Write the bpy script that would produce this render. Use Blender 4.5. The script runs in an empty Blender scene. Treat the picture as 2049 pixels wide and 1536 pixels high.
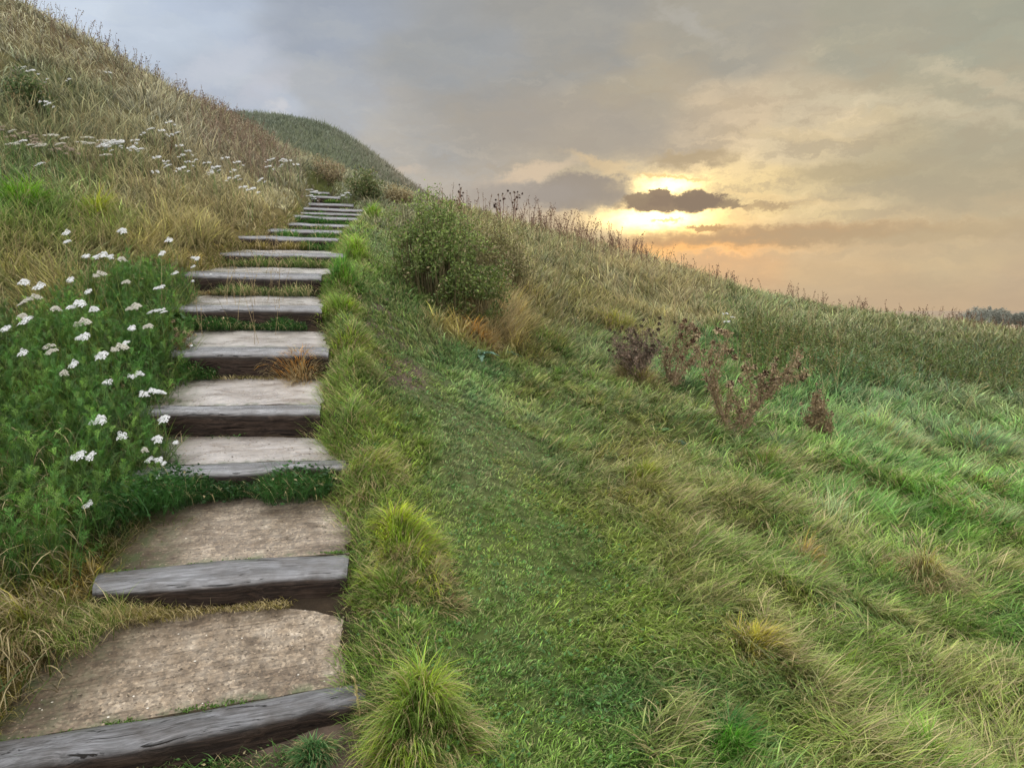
import bpy, math, random
import numpy as np
R = math.radians
rng = np.random.default_rng(7)
random.seed(7)
sc = bpy.context.scene
COL = sc.collection

# ------------------------------------------------------------------ camera model
F, CX, CY, HZ = 1490.0, 1024.5, 768.0, 615.0
CAM = np.array([0.0, 0.0, 1.6])
PIT = math.atan((CY - HZ) / F)
cp, sp = math.cos(PIT), math.sin(PIT)
def raydir(x, y):
    cx = (np.asarray(x, float) - CX) / F; cy = (CY - np.asarray(y, float)) / F
    dx, dy, dz = cx, cp + cy * sp, -sp + cy * cp
    return dx / dy, dz / dy            # per metre of Y
def W(x, y, Y):
    a, b = raydir(x, y)
    return np.array([a * Y, Y, CAM[2] + b * Y])
def proj(X, Y, Z):
    Z = Z - CAM[2]
    d = Y * cp - Z * sp; u = Y * sp + Z * cp
    d = np.maximum(d, 1e-3)
    return CX + F * X / d, CY - F * u / d

# ------------------------------------------------------------------ numpy noise
def _hash(ix, iy, s):
    h = (ix.astype(np.int64) * 374761393 + iy.astype(np.int64) * 668265263 + s * 974711) & 0x7fffffff
    h = ((h ^ (h >> 13)) * 1274126177) & 0x7fffffff
    return ((h ^ (h >> 16)) & 0xffff) / 65535.0
def vnoise(x, y, s=0):
    x = np.asarray(x, float); y = np.asarray(y, float)
    ix = np.floor(x); iy = np.floor(y); fx = x - ix; fy = y - iy
    fx = fx * fx * (3 - 2 * fx); fy = fy * fy * (3 - 2 * fy)
    a = _hash(ix, iy, s); b = _hash(ix + 1, iy, s); c = _hash(ix, iy + 1, s); d = _hash(ix + 1, iy + 1, s)
    return (a * (1 - fx) + b * fx) * (1 - fy) + (c * (1 - fx) + d * fx) * fy
def fbm(x, y, s=0, o=4):
    t = 0; amp = .5; n = 0
    for k in range(o):
        t = t + amp * vnoise(x * 2 ** k, y * 2 ** k, s + k * 17); n += amp; amp *= .5
    return t / n
def sstep(a, b, x):
    t = np.clip((x - a) / (b - a), 0, 1); return t * t * (3 - 2 * t)
def lin(c):
    c = np.asarray(c, float) / 255.0
    return np.where(c <= .04045, c / 12.92, ((c + .055) / 1.055) ** 2.4)

# ------------------------------------------------------------------ steps: front top edge (left px, right px), depth right
# n: xl, yl, xr, yr, Y_right, back-edge dy (px left, right), riser base dy px, world width used
STEPS = [
 (-60, 1544, 731, 1396, 2.50, 52, 40, 70),
 (214, 1176, 694, 1143, 3.10, 33, 41, 50),
 (330, 944, 684, 929, 3.95, 17, 12, 45),
 (325, 823, 630, 821, 4.50, 13, 14, 50),
 (380, 706, 648, 706, 5.30, 13, 13, 48),
 (385, 615, 636, 617, 6.10, 6, 6, 41),
 (405, 549, 636, 553, 7.00, 6, 6, 38),
 (470, 507, 684, 511, 8.00, 3.5, 3.5, 24),
 (505, 475, 672, 479, 9.00, 3, 3, 22),
 (552, 460, 680, 464, 10.0, 2.6, 2.6, 18),
 (590, 448, 700, 452, 11.0, 2.4, 2.4, 14),
 (596, 433, 719, 439, 12.0, 2.6, 2.6, 15),
 (610, 426, 722, 430, 12.8, 2, 2, 9),
 (614, 417, 722, 421, 13.6, 2, 2, 11),
 (625, 408, 704, 411, 14.6, 2.4, 2.4, 12),
 (624, 393, 678, 396, 16.0, 2.2, 2.2, 12),
 (624, 384.5, 656, 386, 17.2, 1.8, 1.8, 9)]
step3d = []
for i, (xl, yl, xr, yr, Y, dl, dr, rb) in enumerate(STEPS):
    fr = W(xr, yr, Y)
    # left end: same height as right end
    a, b = raydir(xl, yl)
    Yl = (fr[2] - CAM[2]) / b if abs(b) > 0.09 else Y - .05
    Yl = min(max(Yl, Y - .5), Y + .1)
    fl = W(xl, yl, Yl)
    dep = .17 if i != 1 else .21
    bl = W(xl + 8 * (3 / Y), yl - dl, Yl + dep); br = W(xr + 5 * (3 / Y), yr - dr, Y + dep)
    base_l = W(xl, yl + rb, Yl - .01); base_r = W(xr, yr + rb, Y - .01)
    step3d.append(dict(fl=fl, fr=fr, bl=bl, br=br, hl=fl[2] - base_l[2], hr=fr[2] - base_r[2]))

# ------------------------------------------------------------------ terrain: thin-plate spline over surveyed points
cols = {
 -500: [(2.2, 1200), (3.2, 980), (4.6, 700), (7, 330), (10, -80), (14, -200), (19, -120)],
 -150: [(2.3, 1400), (3.0, 1080), (4.3, 800), (6.4, 500), (9.5, 200), (13.5, -90), (17, -60), (24, 100)],
 0: [(2.45, 1370), (2.9, 1165), (3.5, 1000), (4.3, 850), (5.3, 690), (6.6, 535), (8.3, 375), (10.2, 222), (12.5, 65), (14.2, -22), (17, 25), (23, 140)],
 150: [(3.0, 1150), (3.6, 985), (4.5, 830), (6, 640), (8, 455), (11, 255), (14, 95), (15, 62), (19, 120), (26, 230)],
 250: [(3.3, 1060), (4.0, 910), (4.9, 760), (6.2, 600), (8, 460), (10, 345), (13, 215), (16, 120), (20, 165), (27, 260)],
 400: [(5.6, 655), (7.2, 530), (9.0, 430), (12.0, 320), (15, 244), (17.5, 214), (21, 238), (28, 302)],
 520: [(9, 463), (11.5, 385), (15, 316), (19.5, 274), (25, 296), (32, 345)],
 600: [(11.6, 428), (15.5, 362), (20, 330), (24, 324), (32, 356)],
 700: [(15.5, 395), (20, 352), (24, 340), (31, 370)],
 740: [(2.55, 1400), (3.1, 1130), (3.9, 925), (4.7, 800), (5.6, 695), (6.6, 610), (8, 520), (10, 455), (13, 412), (17, 383), (23, 372), (32, 400)],
 860: [(6.5, 690), (8, 600), (10, 510), (13, 447), (17, 412), (20, 405), (26, 425), (34, 480)],
 1024: [(2.3, 1536), (3.3, 1195), (4.2, 1020), (5.4, 880), (6.8, 770), (8.3, 680), (10.5, 580), (13, 503), (16, 452), (18, 445), (23, 475), (32, 550)],
 1300: [(2.3, 1536), (3.4, 1200), (4.7, 1000), (6.5, 850), (9, 728), (12, 640), (16, 560), (19, 524), (21, 522), (26, 560), (34, 620)],
 1600: [(2.4, 1536), (3.7, 1200), (5.3, 1000), (7.4, 870), (10.5, 760), (15, 675), (19, 627), (22, 608), (25, 612), (34, 670)],
 1900: [(2.6, 1536), (4.1, 1200), (6.2, 1000), (9, 872), (13, 780), (18, 705), (22, 660), (25, 648), (28, 652), (38, 720)],
 2100: [(2.8, 1536), (4.3, 1220), (6.6, 1010), (9.5, 890), (14, 790), (20, 706), (25, 674), (29, 678), (40, 740)],
 2600: [(3.4, 1400), (6, 1070), (10, 900), (16, 800), (24, 750), (34, 760)],
}
ctrl = []
for x, lst in cols.items():
    for (Y, y) in lst: ctrl.append(W(x, y, Y))
for p in [(0, .6, -1.58), (-1.2, 1.2, -1.5), (1.2, 1.0, -1.6), (0, -2, -1.9), (-3, 0, -1.3), (3, 0, -1.9), (-7, 0, .3), (7, 1, -2.2), (0, -6, -3), (-6, -6, -1.8),
          (7, -6, -3.6), (-12, 2, 3.0), (-16, 8, 5.4), (-16, -4, 1.5), (14, 0, -3), (0, -12, -5), (18, 8, -3.2), (30, 20, -5.5), (-22, 18, 6.5), (-24, 0, 5), (-12, -14, -4), (14, -14, -6),
          (0, 44, -3), (-12, 42, 0), (14, 46, -5), (-26, 34, 5)]:
    ctrl.append(np.array([p[0], p[1], p[2] + CAM[2]]))
ctrl = np.array(ctrl)
def tps_fit(P, z, lam=.002):
    n = len(P); d = np.linalg.norm(P[:, None] - P[None], axis=2)
    K = np.where(d > 0, d * d * np.log(d + 1e-9), 0) + lam * np.eye(n) * n
    A = np.zeros((n + 3, n + 3)); A[:n, :n] = K; A[:n, n] = 1; A[:n, n + 1:] = P; A[n, :n] = 1; A[n + 1:, :n] = P.T
    return np.linalg.solve(A, np.concatenate([z, [0, 0, 0]]))
# fit in warped coordinates (log-like radial compression keeps near detail)
def warp(X, Y):
    r = np.hypot(X, Y) + 1e-6; s = np.log1p(r / 3.0) / r * 3.0
    return np.stack([X * s, Y * s], -1)
cw = tps_fit(warp(ctrl[:, 0], ctrl[:, 1]), ctrl[:, 2])
cP = warp(ctrl[:, 0], ctrl[:, 1])
def tps(X, Y):
    sh = X.shape; Q = warp(X.ravel(), Y.ravel()); out = np.empty(len(Q))
    for k in range(0, len(Q), 60000):
        q = Q[k:k + 60000]; d = np.linalg.norm(q[:, None] - cP[None], axis=2)
        out[k:k + 60000] = (d * d * np.log(d + 1e-9)) @ cw[:-3] + cw[-3] + q @ cw[-2:]
    return out.reshape(sh)
# corridor of the stairs
sY, sXl, sXr, sZ = [], [], [], []
for i, s in enumerate(step3d):
    Ym = (s['fl'][1] + s['fr'][1]) / 2
    lo = (s['hl'] + s['hr']) / 2
    sY += [Ym - .03, Ym + .03]; sXl += [s['fl'][0]] * 2; sXr += [s['fr'][0]] * 2; sZ += [s['fr'][2] - lo, s['fr'][2] - .05]
sY = np.array(sY); sXl = np.array(sXl); sXr = np.array(sXr); sZ = np.array(sZ)
def corridor(X, Y):
    xl = np.interp(Y, sY, sXl); xr = np.interp(Y, sY, sXr)
    d = np.maximum(np.maximum(xl - X, X - xr), np.maximum(2.1 - Y, Y - 17.6))
    # near the left foot the sleeper runs off the picture
    return d, np.interp(Y, sY, sZ)
def height(X, Y):
    X = np.asarray(X, float); Y = np.asarray(Y, float)
    z = tps(X, Y)
    r = np.hypot(X, Y)
    z = z + (fbm(X * 1.3, Y * 1.3, 3) - .5) * np.clip(.04 + r * .012, 0, .3) * sstep(.3, 1, r)
    z = z + (fbm(X * 5, Y * 5, 9, 2) - .5) * .04
    hm = sstep(.1, .8, X - .12 * Y) * (1 - sstep(14, 24, Y))
    z = z + hm * (fbm(X * 1.6 + .4 * Y, Y * 1.6, 71, 3) - .5) * .26
    z = z - .03
    d, zs = corridor(X, Y)
    dr = X - np.interp(Y, sY, sXr)
    z = z + .10 * np.exp(-((dr - .24) / .13) ** 2) * sstep(1.9, 2.3, Y) * (1 - sstep(9, 13, Y)) * (.2 + 1.6 * vnoise(X * 2.2, Y * 2.6, 88))
    m = 1 - sstep(-.02, .22, d)
    zin = np.minimum(zs, z + .3) - .07
    z = z * (1 - m) + zin * m
    far = sstep(38, 110, r)
    return z * (1 - far) + (-28 + 3 * fbm(X / 90, Y / 90, 5) + 21 * np.exp(-((X - 185) / 45) ** 2 - ((Y - 270) / 60) ** 2)) * far

def axis(lo, hi, fine_lo, fine_hi, step, g, far):
    a = list(np.arange(fine_lo, fine_hi + 1e-6, step)); s = step; v = fine_hi; 
    while v < far: s = min(s * g, 900); v += s; a.append(v)
    s = step; v = fine_lo; b = []
    while v > -far: s = min(s * g, 900); v -= s; b.append(v)
    return np.array(b[::-1] + a)
gx = axis(0, 0, -4.5, 3.5, .045, 1.035, 6000); gy = axis(0, 0, 1.0, 9.0, .045, 1.03, 6000)
GX, GY = np.meshgrid(gx, gy)
GZ = height(GX, GY)
def hz(X, Y):
    X = np.asarray(X, float); Y = np.asarray(Y, float)
    i = np.clip(np.searchsorted(gx, X) - 1, 0, len(gx) - 2); j = np.clip(np.searchsorted(gy, Y) - 1, 0, len(gy) - 2)
    fx = (X - gx[i]) / (gx[i + 1] - gx[i]); fy = (Y - gy[j]) / (gy[j + 1] - gy[j])
    return (GZ[j, i] * (1 - fx) + GZ[j, i + 1] * fx) * (1 - fy) + (GZ[j + 1, i] * (1 - fx) + GZ[j + 1, i + 1] * fx) * fy
def find(px, py, h=0.0, y0=1.2, y1=60):
    """where the ray of a photo point is h metres above the ground"""
    a, b = raydir(px, py)
    Ys = np.exp(np.linspace(math.log(y0), math.log(y1), 1500))
    diff = CAM[2] + b * Ys - hz(a * Ys, Ys) - h
    k = np.where(diff <= 0)[0]
    k = k[0] if len(k) else int(np.argmin(diff))
    Y = Ys[k]; return np.array([a * Y, Y, float(hz(a * Y, Y))])

# ------------------------------------------------------------------ mesh building
class MB:
    def __init__(s): s.v = []; s.q = []; s.t = []; s.c = []; s.n = 0
    def add(s, v, q=None, t=None, c=(.5, .5, .5)):
        v = np.asarray(v, float).reshape(-1, 3)
        if q is not None and len(q): s.q.append(np.asarray(q, np.int64).reshape(-1, 4) + s.n)
        if t is not None and len(t): s.t.append(np.asarray(t, np.int64).reshape(-1, 3) + s.n)
        c = np.asarray(c, float)
        if c.ndim == 1: c = np.tile(c, (len(v), 1))
        s.v.append(v); s.c.append(c); s.n += len(v)
    def mesh(s, name, smooth=True):
        v = np.concatenate(s.v); c = np.concatenate(s.c)
        q = np.concatenate(s.q) if s.q else np.zeros((0, 4), int); t = np.concatenate(s.t) if s.t else np.zeros((0, 3), int)
        m = bpy.data.meshes.new(name)
        m.vertices.add(len(v)); m.vertices.foreach_set('co', v.astype(np.float32).ravel())
        nl = q.size + t.size; m.loops.add(nl)
        m.loops.foreach_set('vertex_index', np.concatenate([q.ravel(), t.ravel()]).astype(np.int32))
        m.polygons.add(len(q) + len(t))
        st = np.concatenate([np.arange(len(q)) * 4, q.size + np.arange(len(t)) * 3]).astype(np.int32)
        m.polygons.foreach_set('loop_start', st)
        if smooth: m.polygons.foreach_set('use_smooth', np.ones(len(st), bool))
        m.update(calc_edges=True)
        a = m.color_attributes.new('Col', 'FLOAT_COLOR', 'POINT')
        cc = np.ones((len(v), 4), np.float32); cc[:, :3] = c; a.data.foreach_set('color', cc.ravel())
        return m
def link(name, mesh, mat, parent=None, loc=None):
    o = bpy.data.objects.new(name, mesh); COL.objects.link(o)
    if mesh is not None and mat is not None and not mesh.materials: mesh.materials.append(mat)
    if parent: o.parent = parent
    if loc is not None: o.location = loc
    return o
def tag(o, label=None, cat=None, group=None, kind=None):
    if label: o['label'] = label
    if cat: o['category'] = cat
    if group: o['group'] = group
    if kind: o['kind'] = kind
    return o
def empty(name, loc, label, cat, group=None):
    return tag(link(name, None, None, None, loc), label, cat, group)

def blades(mb, P, L, w, az, th0, th1, col, tip=None, segs=3, tw=None):
    """vectorised grass blades: root P, length, width, azimuth, start/end angle from vertical"""
    N = len(P)
    if N == 0: return
    L = np.broadcast_to(L, N); w = np.broadcast_to(w, N)
    hx, hy = np.cos(az), np.sin(az)
    tw = rng.uniform(-1.2, 1.2, N) if tw is None else tw
    sx, sy = -np.sin(az + tw), np.cos(az + tw)
    pos = P.copy(); rows = []; cs = []
    ts = np.linspace(0, 1, segs + 1)
    tip = col if tip is None else tip
    for k in range(segs + 1):
        t = ts[k]
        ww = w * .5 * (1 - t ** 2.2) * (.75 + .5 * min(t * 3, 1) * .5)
        cc = (col * (.42 + .66 * min(1, t * 1.5))) * (1 - t * t) + tip * t * t  # shade between blades painted into the root colour; roots are also naturally browner
        if k < segs:
            off = np.stack([sx * ww, sy * ww, np.zeros(N)], -1)
            rows.append(pos - off); rows.append(pos + off); cs += [cc, cc]
            th = th0 + (th1 - th0) * ((k + .5) / segs)
            d = L / segs
            pos = pos + np.stack([hx * np.sin(th) * d, hy * np.sin(th) * d, np.cos(th) * d], -1)
        else:
            rows.append(pos); cs.append(cc)
    V = np.stack(rows, 1); C = np.stack(cs, 1); nv = V.shape[1]
    base = (np.arange(N) * nv)[:, None]
    q = np.concatenate([base + np.array([2 * k, 2 * k + 1, 2 * k + 3, 2 * k + 2]) for k in range(segs - 1)]) if segs > 1 else None
    t = base + np.array([2 * segs - 2, 2 * segs - 1, 2 * segs])
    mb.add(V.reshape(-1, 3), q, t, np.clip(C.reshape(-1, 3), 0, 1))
def tube(mb, pts, r0, r1, col, sides=4):
    pts = np.asarray(pts, float); n = len(pts)
    tan = np.gradient(pts, axis=0); tan /= np.linalg.norm(tan, axis=1)[:, None] + 1e-9
    ref = np.array([1, 0, 0.]) if abs(tan[0][0]) < .8 else np.array([0, 1, 0.])
    u = np.cross(tan, ref); u /= np.linalg.norm(u, axis=1)[:, None] + 1e-9; v = np.cross(tan, u)
    r = np.linspace(r0, r1, n)[:, None]
    a = np.arange(sides) * 2 * math.pi / sides
    V = np.concatenate([pts + r * (u * math.cos(x) + v * math.sin(x)) for x in a]).reshape(sides, n, 3)
    q = []
    for s in range(sides):
        s2 = (s + 1) % sides
        for k in range(n - 1): q.append((s * n + k, s2 * n + k, s2 * n + k + 1, s * n + k + 1))
    mb.add(V.reshape(-1, 3), q, None, col)
def leafs(mb, P, D, L, w, col, up=None, fold=.25):
    """flat pointed leaves: root P, unit direction D, length, width"""
    N = len(P)
    if N == 0: return
    D = D / (np.linalg.norm(D, axis=1)[:, None] + 1e-9)
    rnd = rng.normal(size=(N, 3)) if up is None else up
    S = np.cross(D, rnd); S /= np.linalg.norm(S, axis=1)[:, None] + 1e-9
    Nn = np.cross(S, D); L = np.broadcast_to(L, N)[:, None]; w = np.broadcast_to(w, N)[:, None]
    m = P + D * L * .45 - Nn * L * .04
    V = np.stack([P, m + S * w * .5 + Nn * w * fold, P + D * L - Nn * L * .12, m - S * w * .5 + Nn * w * fold, m], 1)
    b = (np.arange(N) * 5)[:, None]
    t = np.concatenate([b + np.array(f) for f in ([0, 1, 4], [1, 2, 4], [2, 3, 4], [3, 0, 4])])
    col = np.asarray(col); col = np.tile(col, (N, 1)) if col.ndim == 1 else col
    mb.add(V.reshape(-1, 3), None, t, np.repeat(np.clip(col, 0, 1), 5, axis=0))
def feather(mb, P, D, L, col, pairs=11, wide=.34, droop=.3):
    """feathery compound leaf: rib with paired thread-like leaflets"""
    for p, d, l, c in zip(P, D, L, col):
        d = d / np.linalg.norm(d); side = np.cross(d, (0, 0, 1.)); side /= np.linalg.norm(side) + 1e-9
        up = np.cross(side, d)
        t = np.linspace(0, 1, 5); pts = p + d * (t * l)[:, None] + np.array([0, 0, -1.]) * (t ** 2 * l * droop)[:, None]
        wv = side * l * .012
        V = []
        for k in range(5): V += [pts[k] - wv * (1 - t[k] * .8), pts[k] + wv * (1 - t[k] * .8)]
        mb.add(V, [(2 * k, 2 * k + 1, 2 * k + 3, 2 * k + 2) for k in range(4)], None, c * .9)
        tt = np.linspace(.12, .98, pairs); base = p + d * (tt * l)[:, None] + np.array([0, 0, -1.]) * (tt ** 2 * l * droop)[:, None]
        ln = l * wide * .5 * np.sin(np.clip(tt * 2.6 + .35, 0, math.pi)) + l * .03
        for sg in (-1, 1):
            dd = side * sg * .65 + d * .75 + up * rng.uniform(-.2, .7, (pairs, 1)) + rng.normal(size=(pairs, 3)) * .2
            leafs(mb, base, dd, ln, ln * .05 + .0013, np.tile(c, (pairs, 1)) * rng.uniform(.8, 1.2, (pairs, 1)), np.tile(up, (pairs, 1)))

# ------------------------------------------------------------------ materials
def newmat(name):
    m = bpy.data.materials.new(name); m.use_nodes = True
    nt = m.node_tree; nt.nodes.clear(); out = nt.nodes.new('ShaderNodeOutputMaterial')
    return m, nt, out
def leafmat(name, rough=.5, trans=.3, spec=.35, val=1.0):
    m, nt, out = newmat(name); N = nt.nodes.new; Lk = nt.links.new
    a = N('ShaderNodeAttribute'); a.attribute_name = 'Col'
    hsv = N('ShaderNodeHueSaturation'); hsv.inputs['Value'].default_value = val; Lk(a.outputs['Color'], hsv.inputs['Color'])
    p = N('ShaderNodeBsdfPrincipled'); p.inputs['Roughness'].default_value = rough; p.inputs['Specular IOR Level'].default_value = spec
    t = N('ShaderNodeBsdfTranslucent'); mx = N('ShaderNodeMixShader'); mx.inputs[0].default_value = trans
    Lk(hsv.outputs[0], p.inputs['Base Color']); Lk(hsv.outputs[0], t.inputs['Color'])
    Lk(p.outputs[0], mx.inputs[1]); Lk(t.outputs[0], mx.inputs[2]); Lk(mx.outputs[0], out.inputs[0])
    return m
M_grass = leafmat('grass_blades', .45, .38, .4)
M_leaf = leafmat('leaf', .5, .25, .35)
M_stem = leafmat('stem', .7, 0.0, .2)
M_petal = leafmat('petal', .7, .2, .1)
def ramp(nt, fac, stops):
    r = nt.nodes.new('ShaderNodeValToRGB'); cr = r.color_ramp
    while len(cr.elements) < len(stops): cr.elements.new(.5)
    for e, (p, c) in zip(cr.elements, stops): e.position = p; e.color = (*c, 1)
    nt.links.new(fac, r.inputs[0]); return r.outputs[0]
def noise(nt, vec, scale, detail=5, rough=.6, dist=0):
    n = nt.nodes.new('ShaderNodeTexNoise'); n.inputs['Scale'].default_value = scale; n.inputs['Detail'].default_value = detail
    n.inputs['Roughness'].default_value = rough; n.inputs['Distortion'].default_value = dist
    nt.links.new(vec, n.inputs['Vector']); return n.outputs[0]
def mapping(nt, vec, scale=(1, 1, 1), rot=(0, 0, 0), loc=(0, 0, 0)):
    m = nt.nodes.new('ShaderNodeMapping'); m.inputs['Scale'].default_value = scale; m.inputs['Rotation'].default_value = rot; m.inputs['Location'].default_value = loc
    nt.links.new(vec, m.inputs['Vector']); return m.outputs[0]
def mth(nt, op, a, b=None, c=None, clamp=False):
    n = nt.nodes.new('ShaderNodeMath'); n.operation = op; n.use_clamp = clamp
    for k, v in enumerate((a, b, c)):
        if v is None: continue
        if isinstance(v, (int, float)): n.inputs[k].default_value = v
        else: nt.links.new(v, n.inputs[k])
    return n.outputs[0]
def mixc(nt, fac, a, b, mode='MIX'):
    n = nt.nodes.new('ShaderNodeMix'); n.data_type = 'RGBA'; n.blend_type = mode
    for i, v in ((0, fac), (6, a), (7, b)):
        if isinstance(v, (int, float)): n.inputs[i].default_value = v
        elif isinstance(v, tuple): n.inputs[i].default_value = (*v, 1)
        else: nt.links.new(v, n.inputs[i])
    return n.outputs[2]
def bump(nt, h, strength, dist, prev=None):
    b = nt.nodes.new('ShaderNodeBump'); b.inputs['Strength'].default_value = strength; b.inputs['Distance'].default_value = dist
    nt.links.new(h, b.inputs['Height'])
    if prev: nt.links.new(prev, b.inputs['Normal'])
    return b.outputs[0]

def mat_soil():
    m, nt, out = newmat('soil'); L = nt.links.new
    tc = nt.nodes.new('ShaderNodeTexCoord').outputs['Object']
    att = nt.nodes.new('ShaderNodeAttribute'); att.attribute_name = 'Col'
    n1 = noise(nt, tc, 9, 8, .7); n2 = noise(nt, tc, 60, 4, .7)
    v = ramp(nt, n1, [(.3, (.45, .45, .45)), (.7, (1.25, 1.25, 1.25))])
    c = mixc(nt, 1.0, att.outputs['Color'], v, 'MULTIPLY')
    p = nt.nodes.new('ShaderNodeBsdfPrincipled'); L(c, p.inputs['Base Color']); p.inputs['Roughness'].default_value = .9
    p.inputs['Specular IOR Level'].default_value = .2
    L(bump(nt, n2, .8, .02), p.inputs['Normal']); L(p.outputs[0], out.inputs[0]); return m
M_soil = mat_soil()

def mat_concrete():
    m, nt, out = newmat('ribbed_concrete'); L = nt.links.new
    tc = nt.nodes.new('ShaderNodeTexCoord').outputs['Object']
    oi = nt.nodes.new('ShaderNodeObjectInfo')
    att = nt.nodes.new('ShaderNodeAttribute'); att.attribute_name = 'Col'
    sep = nt.nodes.new('ShaderNodeSeparateColor'); L(att.outputs['Color'], sep.inputs[0])  # r: edge dirt, g: wetness and painted sheen
    fine = noise(nt, tc, 160, 6, .75); mid = noise(nt, tc, 14, 6, .65); big = noise(nt, tc, 3, 4, .6)
    vo = nt.nodes.new('ShaderNodeTexVoronoi'); vo.inputs['Scale'].default_value = 95; vo.feature = 'F1'; L(tc, vo.inputs['Vector'])
    st = noise(nt, mapping(nt, tc, (5, 85, 5)), 1.0, 5, .7, .3)      # brushed ribs along the sleeper
    c = ramp(nt, mid, [(.28, (.125, .094, .062)), (.45, (.245, .198, .145)), (.6, (.33, .282, .222)), (.78, (.42, .375, .315))])
    peb = ramp(nt, vo.outputs['Color'], [(.0, (.38, .36, .34)), (.4, (.85, .83, .8)), (.7, (1.1, 1.06, 1.0)), (1, (1.9, 1.86, 1.8))])
    c = mixc(nt, .85, c, peb, 'MULTIPLY')
    sr = ramp(nt, st, [(.36, (.3, .27, .24)), (.46, (.9, .9, .9)), (.7, (1.25, 1.25, 1.25))])
    c = mixc(nt, .8, c, sr, 'MULTIPLY')
    fr = ramp(nt, fine, [(.3, (.7, .68, .66)), (.7, (1.2, 1.2, 1.2))])
    c = mixc(nt, .7, c, fr, 'MULTIPLY')
    c = mixc(nt, mth(nt, 'MULTIPLY', mth(nt, 'SUBTRACT', sep.outputs[1], .3, None, True), 1.0), c, (.52, .51, .515))  # silvery sky sheen of the wet treads painted into the colour
    dirt = mth(nt, 'MULTIPLY', sep.outputs[0], ramp(nt, big, [(.25, (.4,) * 3), (.6, (1,) * 3)]))
    c = mixc(nt, dirt, c, (.055, .036, .018))
    c = mixc(nt, .85, c, ramp(nt, noise(nt, mapping(nt, tc, (2.5, 6, 5)), 1.0, 5, .65, .6), [(.36, (.52, .47, .42)), (.5, (.95, .94, .92)), (.66, (1.15, 1.15, 1.15))]), 'MULTIPLY')
    moss = mth(nt, 'MULTIPLY', sep.outputs[2], ramp(nt, mid, [(.45, (0,) * 3), (.6, (1,) * 3)]))
    c = mixc(nt, moss, c, (.05, .075, .02))
    p = nt.nodes.new('ShaderNodeBsdfPrincipled'); L(c, p.inputs['Base Color'])
    wet = sep.outputs[1]
    r = mth(nt, 'SUBTRACT', .72, mth(nt, 'MULTIPLY', wet, ramp(nt, big, [(.35, (.40,) * 3), (.6, (.56,) * 3)])))
    L(r, p.inputs['Roughness']); L(mth(nt, 'MULTIPLY_ADD', wet, .45, .45), p.inputs['Specular IOR Level'])
    h = mth(nt, 'ADD', mth(nt, 'MULTIPLY', st, 1.3), mth(nt, 'ADD', mth(nt, 'MULTIPLY', vo.outputs['Distance'], .5), mth(nt, 'MULTIPLY', fine, .4)))
    bn = bump(nt, h, .8, .005); L(mth(nt, 'MULTIPLY_ADD', wet, -.62, .85), bn.node.inputs['Strength']); L(bn, p.inputs['Normal']); L(p.outputs[0], out.inputs[0]); return m
M_conc = mat_concrete()

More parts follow.
